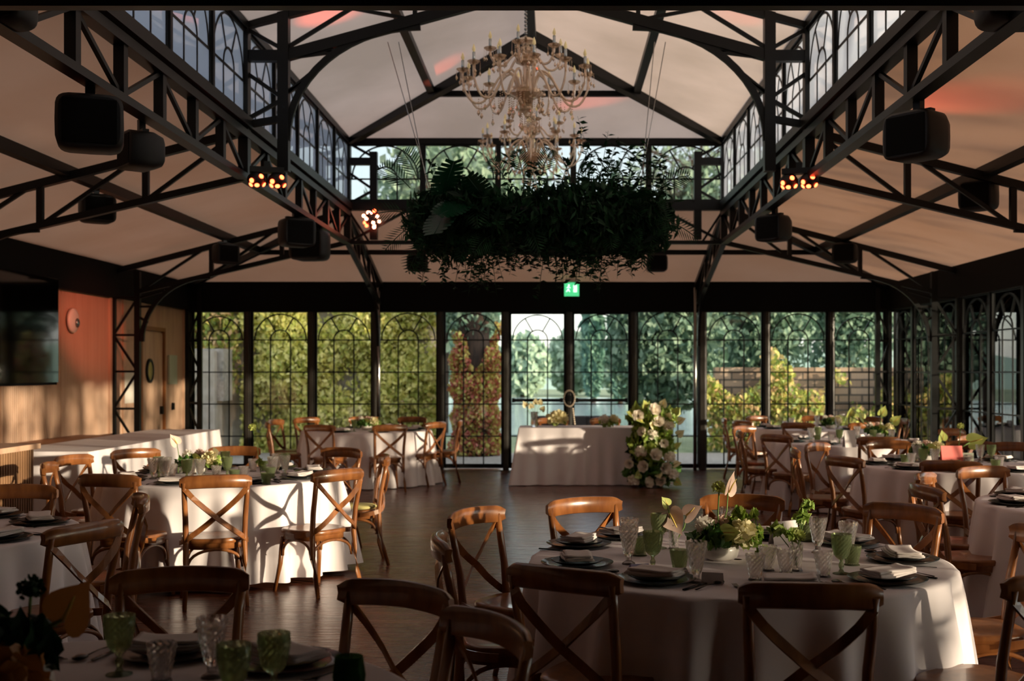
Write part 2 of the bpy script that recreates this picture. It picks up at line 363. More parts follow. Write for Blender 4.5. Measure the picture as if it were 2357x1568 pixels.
# lantern frames: twin posts with stubs and braces, arch braces at the middle frame
def arc(p0, p1, bulge, n=14):
    """quarter ellipse from p0 (vertical start) to p1 (horizontal end)"""
    p0 = Vector(p0); p1 = Vector(p1); P = []
    for i in range(n+1):
        t = i/n*PI/2; P.append(Vector((p0.x+(p1.x-p0.x)*(1-math.cos(t)), p0.y+(p1.y-p0.y)*(1-math.cos(t)), p0.z+(p1.z-p0.z)*math.sin(t))))
    return P
for fy in (LF+0.02, (LF+LB)/2, LB):
    for s in (-1, 1):
        xo = XC+s*HW; xi = xo-s*0.36; f = MB()
        f.box((xo, fy, (3.38+ZT)/2), (0.09, 0.11, ZT-3.38)); trim(f)
        f = MB(); f.box((xi, fy, (3.42+4.95 if fy < LB-1 else 3.42+4.62)/2), (0.10, 0.10, 1.5 if fy < LB-1 else 1.2)); trim(f)
        f = MB(); f.box(((xo+xi)/2, fy, 4.49), (0.36, 0.08, 0.10)); f.bar((xo, fy, 3.86), (xi, fy, 3.92), 0.06, 0.06)
        f.bar((xo, fy, 4.35), (xi, fy, 4.10), 0.03, 0.035); f.bar((xi, fy, 4.10), (xo, fy, 3.9), 0.03, 0.035); f.bar((xo, fy, 4.75), (xi, fy, 4.55), 0.03, 0.035)
        trim(f)
        if fy < LB-1:
            f = MB(); f.bar((xi, fy, 4.49), (XC, fy, 5.10), 0.07, 0.10); f.bar((xo, fy, ZT+.0), (XC, fy, ZR-.02), 0.07, 0.07)
            f.bar((xi, fy, 4.55), (xi-s*0.62, fy, 4.93), 0.03, 0.035); f.bar((xi-s*1.2, fy, 4.82), (xi-s*1.2, fy, 5.16), 0.04, 0.04); f.bar((xi-s*0.62, fy, 4.93), (xi-s*1.2, fy, 4.82), 0.03, 0.03)
            trim(f)
            A = arc((xi-s*.03, fy, 3.72), (xi-s*1.25, fy, 4.76), 0); f = MB(); f.sweep(A, [(-.03,-.022),(.03,-.022),(.03,.022),(-.03,.022)], up=(0,1,0), smooth=False)
            f.bar((xi, fy, 4.47), A[8], 0.03, 0.03); f.bar(A[8], (xi-s*0.32, fy, 4.56), 0.03, 0.035); f.bar((xi-s*0.32,fy,4.56), A[10], 0.03, 0.03); f.bar((xi, fy, 4.13), A[8], 0.03, 0.03); f.bar((xi, fy, 4.13), A[5], 0.03, 0.03)
            trim(f)
# lower aisle trusses
def aisle_truss(n0, dirx, diry, L):
    """n0 = point under the lantern edge; (dirx,diry) = outward"""
    P = lambda u, z: (n0[0]+dirx*u, n0[1]+diry*u, z)
    top = lambda u: 3.80-0.255*u; bot = lambda u: 3.38-0.235*u
    k = L-0.36; f = MB(); f.bar(P(0, top(0)), P(L, top(L)), 0.07, 0.075); f.bar(P(0, bot(0)), P(k, bot(k)), 0.07, 0.06); trim(f)
    f = MB(); us = [0.0, L*.28, L*.58, k]
    for u in us[1:3]: f.bar(P(u, bot(u)), P(u, top(u)), 0.055, 0.055)
    for i in range(3): f.bar(P(us[i]+.05, top(us[i])), P(us[i+1], bot(us[i+1])), 0.032, 0.036)
    trim(f)
    f = MB(); f.sweep(arc(P(k-.04, 2.02), P(k-.98, bot(k-.98)-.03), 0), [(-.028,-.022),(.028,-.022),(.028,.022),(-.028,.022)], up=(diry, dirx, 0), smooth=False)
    f.bar(P(k, 2.62), P(k-.35, 2.72), 0.025, 0.03); f.bar(P(k, 2.5), P(k-.2, 2.5), 0.025, 0.03); f.bar(P(k, 2.36), P(k-.12, 2.28), 0.025, 0.03); trim(f)
def lattice_column(p, dx, dy, wdt, h=2.98):
    f = MB(); f.box((p[0], p[1], h/2), (0.06, 0.06, h)); trim(f)
    q = (p[0]+dx*wdt, p[1]+dy*wdt); f = MB(); f.box((q[0], q[1], (h-.3)/2+.15), (0.075, 0.075, h+.1-.1)); trim(f)
    f = MB(); zs = [0.05, 0.58, 1.10, 1.61, 2.11, 2.62]
    for i, z in enumerate(zs):
        f.bar((p[0], p[1], z), (q[0], q[1], z), 0.03, 0.03)
        if i < 5:
            a, b = (p, q) if i % 2 == 0 else (q, p)
            f.bar((a[0], a[1], z), (b[0], b[1], zs[i+1]), 0.028, 0.03)
    trim(f)
for y in ((LF+LB)/2, LB):
    aisle_truss((NL, y), -1, 0, -XL+NL-.05); aisle_truss((NR, y), 1, 0, XR-NR-.05)
    lattice_column((XL+.06, y), 1, 0, 0.33); lattice_column((XR-.06, y), -1, 0, 0.33)
lattice_column((XR-.06, LF), -1, 0, 0.33); lattice_column((XL+.06, LF), 1, 0, 0.33)
for x in (NL, NR):
    aisle_truss((x, LB), 0, 1, YB-LB-.05)
lattice_column((XL+.1, YB-.12), 1, 0, 0.2); lattice_column((XR-.1, YB-.12), -1, 0, 0.2)
for x in (NL, NR): trim(MB().tube([(x-.03, YB-.2, 0), (x-.03, YB-.2, 2.98)], 0.03, 10), 'chrome')

# ------------------------------------------------------------------ glazed walls
def panel_geo(wd, z0, z1, spring, lines, fr=0.035):
    """window panel in local x (width) / z, centred on x=0: border frame, arches, glazing bars"""
    f = MB(); t = 0.04; h = wd/2
    f.box((-h+fr/2, 0, (z0+z1)/2), (fr, t, z1-z0)); f.box((h-fr/2, 0, (z0+z1)/2), (fr, t, z1-z0))
    f.box((0, 0, z0+fr), (wd, t, fr*2)); f.box((0, 0, z1-fr/2), (wd, t, fr))
    g = MB(); b = 0.02; R = h-fr-.02; r = 0.165
    sec = [(-b/2,-.01),(b/2,-.01),(b/2,.01),(-b/2,.01)]
    R2 = min(R, z1-fr-spring); ra = lambda a: (R*math.cos(a), R2*math.sin(a))
    g.sweep([(ra(PI*i/24)[0], 0, spring+ra(PI*i/24)[1]) for i in range(25)], sec, up=(0,1,0), smooth=False)
    g.sweep([(r*math.cos(PI*i/14), 0, spring+r*math.sin(PI*i/14)) for i in range(15)], sec, up=(0,1,0), smooth=False)
    for a in (PI/3, 2*PI/3): g.bar((r*math.cos(a), 0, spring+r*math.sin(a)), (ra(a)[0], 0, spring+ra(a)[1]), b, b, up=(0,1,0))
    for s in (-1, 1): g.box((s*r, 0, (z0+spring)/2), (b, .02, spring-z0))
    for z in lines: g.box((0, 0, z), (wd-2*fr, .02, b))
    p = MB(); p.box((0, 0, (z0+z1)/2), (wd-2*fr, 0.006, z1-z0-2*fr))
    return f, g, p
wnum = [0]; WPROTO = {}
def window(kind, x, y, rz, geo, glass='window_glass', name=None):
    wnum[0] += 1; nm = name or 'window_%d' % wnum[0]
    if kind not in WPROTO:
        f, g, p = panel_geo(*geo); WPROTO[kind] = [a.build('temp', m) for a, m in ((f, 'black_steel'), (g, 'black_steel'), (p, glass))]
        meshes = [o.data for o in WPROTO[kind]]
        for o in WPROTO[kind]: bpy.data.objects.remove(o)
        WPROTO[kind] = meshes
    me = WPROTO[kind]; r = bpy.data.objects.new(nm, me[0]); COL.objects.link(r); r.location = (x, y, 0); r.rotation_euler = (0, 0, rz); struct(r)
    for n_, d in (('glazing_bars', me[1]), ('glass_pane', me[2])):
        c = bpy.data.objects.new(n_, d); COL.objects.link(c); c.parent = r
    return r
posts_back = [-6.0, -5.03, -3.98, -2.94, -1.86, -0.79, 0.25, 1.31, 2.44, 3.49, 4.55, 5.5]
LN = [2.13, 1.6, 1.075, 0.545]
dn = 0
for i, (a, b) in enumerate(zip(posts_back, posts_back[1:])):
    wd = b-a-.09; isd = i in (5, 6)
    if isd:
        dn += 1; d = window('door%.2f' % wd, (a+b)/2, YB, 0, (wd, 0.02, 2.60, 2.13, LN, 0.045), name='door_%d' % dn)
        hb = MB(); hb.bar((-wd/2+.06, -.07, 1.14), (wd/2-.06, -.07, 1.14), 0.04, 0.05); hb.box((-wd/2+.08, -.04, 1.14), (.05, .07, .07)); hb.box((wd/2-.08, -.04, 1.14), (.05, .07, .07)); hb.build('push_bar', 'black_steel', d)
    else: window('bw%.2f' % wd, (a+b)/2, YB, 0, (wd, 0.02, 2.64, 2.13, LN))
for i, x in enumerate(posts_back):
    trim(MB().box((x, YB-.02, 1.30), (0.06 if i not in (8,) else .09, 0.20, 2.60)).box((x, YB-.02, 1.49), (0.10 if i not in (8,) else .13, 0.13, 2.98)), 'post_steel', bevel=0.006)
npan = 16; yw0 = 2.05; dyw = (YB-yw0)/npan
for i in range(npan):
    y = yw0+(i+.5)*dyw; window('rw', XR, y, PI/2, (dyw-.07, 0.02, 2.64, 2.13, LN)); trim(MB().box((XR, yw0+i*dyw, 1.49), (0.08, 0.08, 2.98)), 'post_steel')
# lantern glazing
for x in (NL, NR):
    for i in range(10): y = LF+(i+.5)*1.06; window('lw', x, y, PI/2, (1.02, ZS+.02, ZT-.04, 4.25, [4.25], 0.025), 'lantern_glass'); trim(MB().box((x, LF+i*1.06, (ZS+ZT)/2), (0.07, 0.05, ZT-ZS)))
for y in (LF, LB):
    for i in range(5): x = NL+(i+.5)*1.032; window('lb', x, y, 0, (1.0, ZS+.02, ZT-.04, 4.25, [4.25], 0.025), 'end_glass'); trim(MB().box((NL+i*1.032, y, (ZS+ZT)/2), (0.045, 0.07, ZT-ZS)))
# eave fascia above the windows
struct(MB().box(((XL+XR)/2, YB, (ZE+ZF)/2+.03), (XR-XL, .26, ZF-ZE+.16)).build('trim_fascia_back', 'black_matte'))
struct(MB().box((XR, (YB+YF)/2, (ZE+ZF)/2+.03), (.2, YB-YF, ZF-ZE+.1)).build('trim_fascia_right', 'black_matte'))
struct(MB().box((XL+.05, (YB+YF)/2, (ZE+ZF)/2+.06), (.14, YB-YF, ZF-ZE+.16)).build('trim_fascia_left', 'black_matte'))
# ------------------------------------------------------------------ solid walls
wl_ = MB(); wl_.box((XL-.1, (YB+YF)/2, 1.55), (0.2, YB-YF, 3.1))
struct(wl_.build('wall_left', 'timber_cladding'))
struct(MB().box((XR+.05, (yw0+YF)/2, 1.5), (0.2, yw0-YF, 3.0)).build('wall_right', 'stone_dark'))
struct(MB().box(((XL+XR)/2, YF-.1, 1.55), (XR-XL+.3, .2, 3.1)).build('wall_front', 'stone_dark'))
# vertical ribs of the timber wall, one cladding panel per bay
y = 9.0; pn = 0
ribs = [(9.0, 11.1), (11.15, 12.7), (12.75, 14.25), (14.3, 16.0)]
for a, b in ribs:
    pn += 1; f = MB(); yy = a
    while yy < b: f.box((XL+.012, yy+.015, 1.49), (.024, .026, 2.9)); yy += .045
    struct(f.build('trim_cladding_%d' % pn, 'timber_cladding'))
struct(MB().box((XL+.04, 17.4, 1.48), (.03, 3.2, 2.94)).build('trim_panel', 'door_wood'))
for yy in (16.25, 16.75, 18.9): trim(MB().box((XL+.06, yy, 1.48), (.03, .05, 2.94)), 'door_wood')
for k in range(5): trim(MB().box((XL+.06, 16.5, 0.35+.52*k), (.02, .42, .46)), 'porcelain' if k in (0, 2) else 'timber_cladding')
d = MB(); d.box((XL+.075, 17.35, 1.1), (.03, 0.9, 2.2)); dr = struct(d.build('door_3', 'door_wood'))
MB().lathe([(.0001,0),(.11,0),(.11,.02),(.0001,.02)], 24).xf(Matrix.Translation((XL+.09, 17.2, 1.62)) @ Matrix.Diagonal((1,1,1.25,1)) @ Matrix.Rotation(PI/2, 4, 'Y')).build('porthole', 'ivy_bright', dr)
MB().lathe([(.11,0),(.145,0),(.145,.03),(.11,.03),(.11,0)], 24).xf(Matrix.Translation((XL+.09, 17.2, 1.62)) @ Matrix.Diagonal((1,1,1.25,1)) @ Matrix.Rotation(PI/2, 4, 'Y')).build('porthole_rim', 'black_steel', dr)
MB().box((XL+.11, 17.7, 1.02), (.05, .05, .12)).build('door_handle', 'black_steel', dr)
trim(MB().box((XL+.09, 17.85, 1.12), (.05, .06, 2.24)).box((XL+.09, 16.86, 1.12), (.05, .06, 2.24)).box((XL+.09, 17.35, 2.25), (.05, 1.05, .06)), 'amber_wood')
nb = MB(); nb.box((XL+.08, 18.3, 1.64), (.03, .36, .46)); tag(nb.build('notice_board', 'notice'), 'pale framed notice hanging beside the porthole door', 'notice board')
sw = MB(); sw.box((XL+.075, 18.35, 1.06), (.02, .09, .11)); tag(sw.build('light_switch', 'black_matte'), 'small black wall switch below the pale notice', 'switch')
# black glass screen high on the timber wall
r = empty('wall_screen', (XL+.12, 11.28, 1.48)); tag(r, 'large black glossy screen high on the timber wall', 'screen')
MB().box((0, 0, .62), (.05, 5.3, 1.24)).build('glass_panel', 'screen_glass', r); MB().box((-.03, 0, .62), (.05, 5.36, 1.30)).build('screen_frame', 'black_matte', r)
# round wall lamp
r = empty('wall_lamp', (XL+.05, 14.55, 2.25)); tag(r, 'round white disc lamp on the red-lit timber wall', 'wall lamp')
rot = Matrix.Rotation(PI/2, 4, 'Y'); MB().lathe([(.0001,.05),(.10,.045),(.15,.03),(.155,.0),(.0001,0)], 28).xf(rot).build('lamp_disc', 'porcelain', r)
MB().ball((0.06, .02, -.03), .045, 8, (.6,1,1.3)).build('lamp_knob', 'chrome', r)
# low bench against the timber wall
r = empty('wall_bench', (XL+.3, 12.9, 0)); tag(r, 'low reddish wooden back bench along the timber wall', 'bench')
MB().box((0, 0, .78), (.5, 3.6, .05)).build('bench_top', 'amber_wood', r)
f = MB(); yy = -1.78
while yy < 1.78: f.box((.22, yy, .37), (.02, .03, .75)); yy += .05
f.box((.19, 0, .37), (.03, 3.55, .74)); f.build('bench_front', 'timber_slat', r)
# slatted bar counter
r = empty('bar_counter', (-4.78, 8.46, 0)); tag(r, 'slatted wooden bar counter with a thick pale top', 'bar counter')
MB().box((0, 0, .98), (.92, 2.60, .045)).build('counter_top', 'door_wood', r, bevel=.004)
MB().box((-.02, -.02, .48), (.84, 2.50, .955)).build('counter_body', 'amber_wood', r)
f = MB(); yy = -1.26
while yy < 1.24: f.box((.415, yy, .48), (.03, .022, .955)); yy += .042
xx = -.42
while xx < .4: f.box((xx, 1.25, .48), (.022, .03, .955)); xx += .042
f.build('slat_cladding', 'timber_slat', r)

# ------------------------------------------------------------------ garden outside
def leafset(mb, pts, size, flat=0.0, aspect=1.5):
    for p in pts:
        a = rnd.uniform(0, 2*PI); b = rnd.uniform(-1, 1)*PI/2; s_ = size*rnd.uniform(.6, 1.3)
        M = Matrix.Translation(p) @ Matrix.Rotation(a, 4, 'Z') @ Matrix.Rotation(b, 4, 'X') @ Matrix.Rotation(rnd.uniform(0, PI), 4, 'Y')
        q = [Vector((0, -s_*aspect/2, 0)), Vector((s_/2, -s_*.1, s_*.12)), Vector((0, s_*aspect/2, 0)), Vector((-s_/2, -s_*.1, s_*.12))]
        mb.add([M @ v for v in q], [(0,1,2),(0,2,3)], False)
def inbox(n, x0, x1, y0, y1, z0, z1, bias=None):
    out = []
    while len(out) < n:
        p = Vector((rnd.uniform(x0,x1), rnd.uniform(y0,y1), rnd.uniform(z0,z1)))
        if bias is None or bias(p): out.append(p)
    return out
def inell(n, c, r, hollow=.55):
    out = []
    while len(out) < n:
        v = Vector((rnd.gauss(0,1), rnd.gauss(0,1), rnd.gauss(0,1))).normalized()*rnd.uniform(hollow, 1.0)
        out.append(Vector((c[0]+v.x*r[0], c[1]+v.y*r[1], c[2]+v.z*r[2])))
    return out
struct(MB().box((0, 60, -.10), (200, 160, .1)).build('lawn', 'lawn')); 
struct(MB().box((0, 21.2, -.04), (26, 4.2, .04)).build('gravel_path', 'gravel'))
struct(MB().box((8.2, 9, -.04), (5.0, 22, .04)).build('gravel_terrace', 'gravel'))
struct(MB().box((2, 52, -.03), (30, 44, .03)).build('lake', 'lake_water'))
f = MB(); V = []; n = 60
for i in range(n+1):
    x = -90+180*i/n; z = 3.4+.9*math.sin(i*.35)+.6*math.sin(i*.9+1); V += [(x, 110, -1), (x, 116, z)]
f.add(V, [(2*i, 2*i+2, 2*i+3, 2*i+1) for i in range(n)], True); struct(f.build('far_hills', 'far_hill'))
def tree(x, y, h, rx, cz, rz, n, leafm, label, size=.3, trunk_r=.15, group='garden trees'):
    r = empty('garden_tree', (x, y, 0)); tag(r, label, 'tree', group)
    f = MB(); f.tube([(0,0,-.1), (.05,0,h*.3), (-.04,.05,h*.6), (0,0,h*.85)], trunk_r, 8, scales=[1.2,1,.7,.3])
    for k in range(6): a = k*1.05; f.tube([(0,0,h*(.35+.07*k)), (rx*.35*math.cos(a), rx*.35*math.sin(a), h*(.5+.07*k)), (rx*.7*math.cos(a), rx*.7*math.sin(a), h*(.62+.06*k))], trunk_r*.3, 5, scales=[1,.7,.3])
    f.build('trunk', 'bark', r)
    f = MB(); leafset(f, inell(n, (0,0,cz), (rx,rx,rz), .2), size); f.build('crown', leafm, r); return r
# ivy-covered wall behind the windows
struct(MB().box((-6.3, 23.9, 1.9), (8.0, .3, 3.9)).build('garden_wall_left', 'render_wall'))
f = MB(); leafset(f, inbox(34000, -6.3, -2.25, 23.0, 23.6, -.05, 4.3, lambda p: p.y > 23.22+.2*math.sin(p.x*3.1+p.z*1.3)+.15*math.sin(p.z*4-p.x*2)), .085); tag(f.build('ivy', 'ivy_bright'), 'bright yellow-green ivy covering the wall behind the round table windows', 'ivy', kind='stuff')
f = MB(); leafset(f, inbox(8000, -9.9, -6.35, 23.1, 23.6, 1.2, 4.3), .09); tag(f.build('ivy', 'ivy_mix'), 'yellowing ivy over the pale garden building', 'ivy', kind='stuff')
r = empty('garden_pavilion', (-6.7, 22.2, 0)); tag(r, 'pale rendered garden building with a square column', 'building')
MB().box((0, 0, 1.0), (.55, .5, 2.0)).build('column', 'render_wall', r); MB().box((-1.3, .2, 1.55), (3.4, .6, 1.0)).build('lintel', 'gravel', r)
for k in range(4): MB().box((-2.6+.62*k, .1, .5), (.1, .1, 1.1)).build('post', 'door_wood', r)
# trunk with red creeper
r = empty('creeper_tree', (-1.52, 22.6, 0)); tag(r, 'thick tree trunk wrapped in red and yellow creeper', 'tree')
MB().tube([(0,0,-.1), (.03,0,1.0), (-.05,.0,2.4), (.05,.1,4.5)], .34, 14, scales=[1.15,.95,.9,.8]).build('trunk', 'bark', r)
f = MB(); pts = []
for k in range(9000):
    a = rnd.uniform(0, 2*PI); z = rnd.uniform(0, 2.1+.3*math.sin(a*2+1)+.2*math.sin(a*5)); q = .34+rnd.uniform(.0, .15)+.03*math.sin(z*5+a*2)+.04*math.sin(z*11); pts.append(Vector((q*math.cos(a), q*math.sin(a), z)))
leafset(f, pts, .06); f.build('creeper', 'creeper_red', r); f = MB(); leafset(f, inell(2600, (-.15,0,3.2), (.75,.6,1.1), .3), .08); f.build('upper_foliage', 'tree_green', r)
f = MB(); f.ball((.75, -.2, .16), .28, 8, (1.2, 1, .8)); tag(f.build('garden_boulder', 'stone_dark'), 'dark boulder at the foot of the creeper-wrapped trunk', 'boulder')
tree(-8.3, 29, 7, 2.6, 5.0, 3.0, 7000, 'tree_green', 'tall dark green tree rising behind the pale garden building', .22)
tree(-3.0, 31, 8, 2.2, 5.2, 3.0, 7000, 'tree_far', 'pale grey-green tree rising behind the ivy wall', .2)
for x, y, h, lb in ((2.1, 62, 8.2, 'slim cypress seen through the middle of the garden doors'), (3.3, 58, 9.4, 'tallest cypress seen through the garden doors'), (-2.9, 48, 9.0, 'blue-green cypress just beside the creeper trunk'), (-6.4, 66, 9.5, 'cypress half hidden by the ivy wall')):
    r = empty('cypress_tree', (x, y, 0)); tag(r, lb, 'tree', 'cypress trees by the lake'); MB().tube([(0,0,-.1),(0,0,2)], .15, 6).build('trunk', 'bark', r)
    f = MB(); pts = []
    for k in range(1500):
        t = rnd.random(); rr = .55*math.sin(PI*min(1, t*.9+.08))**.7*rnd.uniform(.7, 1); a = rnd.uniform(0, 2*PI); pts.append(Vector((rr*math.cos(a), rr*math.sin(a), .4+t*(h-.4))))
    leafset(f, pts, .35, aspect=2); f.build('crown', 'cypress_green', r)
far = [(-9, 78, 6), (-5.5, 80, 5.2), (-2, 76, 4.2), (1.2, 82, 4.6), (4.6, 78, 4.0), (8, 80, 5.6), (12, 76, 7)]
flb = ['beyond the ivy wall', 'behind the half-hidden cypress', 'behind the creeper trunk', 'lowest, straight through the doors', 'just past the tallest cypress', 'behind the dark bush', 'at the end of the lake']
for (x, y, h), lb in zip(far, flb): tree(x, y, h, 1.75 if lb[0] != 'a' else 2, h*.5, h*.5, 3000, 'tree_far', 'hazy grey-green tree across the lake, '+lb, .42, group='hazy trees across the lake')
# right side: bush, stone wall with vines, dark trees
for x, y, h, m_n, lb in ((2.6, 27, 4.6, 'tree_green', 'dark blue-green bush beside the cypresses'), (5.5, 30.8, 6.4, 'tree_green', 'dark tree above the stone garden wall'), (8.5, 33.6, 6.8, 'tree_green', 'broad dark tree over the vines by the hall corner'), (11.8, 28, 2.9, 'tree_far', 'low pale tree beyond the glass side wall corner')):
    tree(x, y, h, 1.5, h*.56, h*.45, 9000, m_n, lb, .15)
struct(MB().box((7.6, 24.6, .85), (8.4, .3, 1.7)).build('garden_wall_right', 'garden_stone'))
f = MB(); leafset(f, inbox(19000, 3.0, 11.5, 23.5, 24.3, 0, 2.4, lambda p: math.sin(p.x*3.7+p.z*2)+math.sin(p.x*1.3+p.z*3.1)+math.sin(p.z*5-p.x*5.3)*.8+rnd.uniform(-1.2,1.2)-(p.z-.9)*.7*(p.x < 8) > -.35 and p.z < (1.45 if p.x < 8 else 1.9)+.3*math.sin(p.x*1.7)+.35*math.sin(p.x*4.6)), .085); tag(f.build('vine', 'ivy_mix'), 'yellow-green vines tumbling over the stone garden wall', 'vine', kind='stuff')
struct(MB().box((12.9, 12, .6), (.4, 26, 1.2)).build('garden_wall_side', 'garden_stone'))
for x, y, h, lb in ((15.5, -3.5, 7.5, 'slender tree outside the glass side, level with the dim front table'), (17.0, 1.5, 8.0, 'slender tree outside the glass side, level with the large near table'), (15.0, 6.0, 7.0, 'slender tree outside the glass side, level with the pink-lit card table'), (18.5, 9.5, 8.5, 'slender tree outside the glass side, level with the far tables'), (16.0, 14.0, 7.5, 'slender tree outside the glass side by the far corner')):
    tree(x, y, h, 2.2, h*.5, h*.42, 450, 'ivy_mix', lb, .20, .16, 'slender trees outside the glass side')
for x, lb in ((-2.3, 'high thin-leaved tree showing through the lantern end windows above the ivy'), (4.5, 'high thin-branched tree showing through the lantern end windows above the dark bush')):
    r = empty('garden_tree', (x, 36, 0)); tag(r, lb, 'tree', 'garden trees'); f = MB(); f.tube([(0,0,-.1),(.1,0,3),(0,0,6),(.1,0,9.5)], .14, 7, scales=[1.2,1,.7,.2])
    for k in range(70):
        a = rnd.uniform(0, 2*PI); z = rnd.uniform(4.8, 8.2); l_ = rnd.uniform(1.2, 3.2); e = Vector((l_*math.cos(a), l_*math.sin(a)*.6, z+rnd.uniform(.3, 1.8))); f.tube([(0,0,z), Vector((0,0,z)).lerp(e, .5)+Vector((0,0,-.15)), e], .035, 4, scales=[1,.6,.25])
        for j in range(3): g_ = Vector((0,0,z)).lerp(e, rnd.uniform(.4,.9)); f.tube([g_, g_+Vector((rnd.uniform(-.7,.7), rnd.uniform(-.3,.3), rnd.uniform(-.4,.7)))], .014, 3)
    f.build('trunk', 'bark', r); f = MB(); leafset(f, inell(3600, (0,0,7.0), (3.1,1.6,2.2), .1), .15); f.build('crown', 'tree_far', r)
# low terrace planting along the glass side wall
f = MB(); leafset(f, inbox(4200, 11.6, 12.5, 12, 24, 0.1, 1.7, lambda p: math.sin(p.y*2.1)+math.sin(p.y*.8+p.z) > -.3), .11); tag(f.build('vine', 'ivy_mix'), 'yellow-green vines along the low wall outside the glass side', 'vine', kind='stuff')
r = empty('garden_sofa', (0.35, 21.6, 0)); tag(r, 'dark garden sofa on the path outside the doors', 'sofa')
MB().box((0, 0, .20), (1.5, .7, .4)).build('seat', 'sofa_dark', r, bevel=.03); MB().box((0, -.3, .55), (1.5, .14, .5)).build('backrest', 'sofa_dark', r, bevel=.03)
for s in (-1, 1): MB().box((s*.7, 0, .45), (.14, .7, .35)).build('armrest', 'sofa_dark', r, bevel=.03)
# pale bead garland on the door post
r = empty('bead_garland', (0.25, YB-.125, 1.0)); tag(r, 'pale bead loop on a black bag hanging from the door post', 'garland')
f = MB()
for k in range(22):
    a = 2*PI*k/22; f.ball((.09*math.cos(a), 0, .17+.13*math.sin(a)), .016, 5)
for k in range(8): f.ball((.06+.004*k, 0, .0-.035*k), .016, 5)
f.build('bead', 'bead', r); MB().ball((0, .03, .17), .085, 8, (1, .35, 1.35)).build('pouch', 'black_matte', r)

# ------------------------------------------------------------------ chairs
def build_chair():
    r = empty('crossback_chair'); wd = 'chair_wood'
    # seat: rounded trapezoid slab
    n = 40; V = []; 
    def out(a, q=1.0):
        x = math.cos(a); y = math.sin(a); e = .62
        sx = math.copysign(abs(x)**e, x); sy = math.copysign(abs(y)**e, y)
        return (sx*(.205+.018*sy)*q, .02+sy*.20*q)
    f = MB(); rings = [(.96, .424), (1.0, .430), (1.0, .452), (.97, .460), (.75, .456), (.4, .453), (.02, .452)]
    for q, z in rings: V += [(*out(2*PI*i/n, q), z) for i in range(n)]
    Fs = [(a*n+i, a*n+(i+1) % n, (a+1)*n+(i+1) % n, (a+1)*n+i) for a in range(len(rings)-1) for i in range(n)]
    V2 = [(*out(2*PI*i/n, .93), .385) for i in range(n)]; f.add(V, Fs, True)
    f.add([(*out(2*PI*i/n, .94), .385) for i in range(n)]+[(*out(2*PI*i/n, .94), .432) for i in range(n)]+[(*out(2*PI*i/n, .84), .385) for i in range(n)], [(i, (i+1) % n, n+(i+1) % n, n+i) for i in range(n)]+[(2*n+i, 2*n+(i+1) % n, (i+1) % n, i) for i in range(n)], True)
    f.add(V2, [tuple(reversed(range(n)))], False)
    f.build('seat', wd, r)
    for s in (-1, 1):
        f = MB(); f.tube([(s*.17, .175, .40), (s*.18, .19, .2), (s*.205, .225, 0)], .019, 10, scales=[1.0,.95,.72]); f.build('front_leg', wd, r)
        P = [(s*.205, -.265, 0), (s*.198, -.225, .14), (s*.193, -.195, .30), (s*.192, -.185, .44), (s*.196, -.200, .60), (s*.204, -.232, .75), (s*.209, -.252, .855)]
        f = MB(); f.tube(P, .0195, 10, scales=[.75,.9,1.0,1.05,1.0,.95,.85]); f.build('rear_leg', wd, r)
    # top rail: curved broad board, ends rounded
    V = []; n = 20; L = .238
    for i in range(n+1):
        t = -1+2*i/n; x = L*t; y = -.288+.052*t*t; hh = .046*(1-max(0, abs(t)-.86)/.14*.42) ; zc = .852+.012*t*t*0
        for (dy, dz) in ((-.012, -.80), (-.014, 0), (-.012, .8), (-.004, 1.0), (.008, .9), (.012, 0), (.008, -.9), (-.004, -1.0)):
            V.append((x, y+dy+(.010 if abs(dz) > .85 else 0), zc+dz*hh+.01*(1-t*t)))
    k = 8; Fs = [(i*k+a, i*k+(a+1) % k, (i+1)*k+(a+1) % k, (i+1)*k+a) for i in range(n) for a in range(k)]; f = MB(); f.add(V, Fs, True); f.add(V[:k], [tuple(range(k))]); f.add(V[-k:], [tuple(reversed(range(k)))])
    f.build('top_rail', wd, r)
    for s in (-1, 1):   # bent cross straps, high on one side, wrapping low round the seat on the other
        P = [(s*.205, -.250, .815), (s*.155, -.268, .755), (s*.07, -.262, .675), (0, -.248+s*.010, .615), (-s*.08, -.238, .550), (-s*.16, -.225, .490), (-s*.205, -.190, .452), (-s*.224, -.10, .432), (-s*.226, -.03, .425)]
        f = MB(); f.sweep(smooth_path(P, 2), [(-.0045,-.018),(.0045,-.018),(.0045,.018),(-.0045,.018)], up=(0,.35,1), smooth=False); f.build('cross_strap', wd, r)
    def arch(a, b, zl=.26, zt=.385):
        a = Vector(a); b = Vector(b); P = []
        for i in range(15):
            t = i/14; s_ = (1-math.cos(PI*t))/2; p = a.lerp(b, s_); z = zl+(zt-zl)*min(1, math.sin(PI*t))**.75; P.append((p.x, p.y, z))
        return P
    for a, b in (((-.165,.185,0),(.165,.185,0)), ((-.18,-.175,0),(.18,-.175,0)), ((-.178,.165,0),(-.185,-.165,0)), ((.178,.165,0),(.185,-.165,0))):
        f = MB(); f.tube(arch(a, b), .0105, 8); f.build('arched_brace', wd, r)
    return r
HOURS = ['twelve', 'one', 'two', 'three', 'four', 'five', 'six', 'seven', 'eight', 'nine', 'ten', 'eleven']
TABLES = {1: (.82, 5.17), 2: (-2.67, 9.35), 3: (-2.7, 16.75), 4: (3.9, 17.35), 5: (3.57, 13.9), 6: (3.66, 10.4), 7: (3.64, 7.3), 8: (-3.45, 6.0), 9: (-1.22, 2.72)}
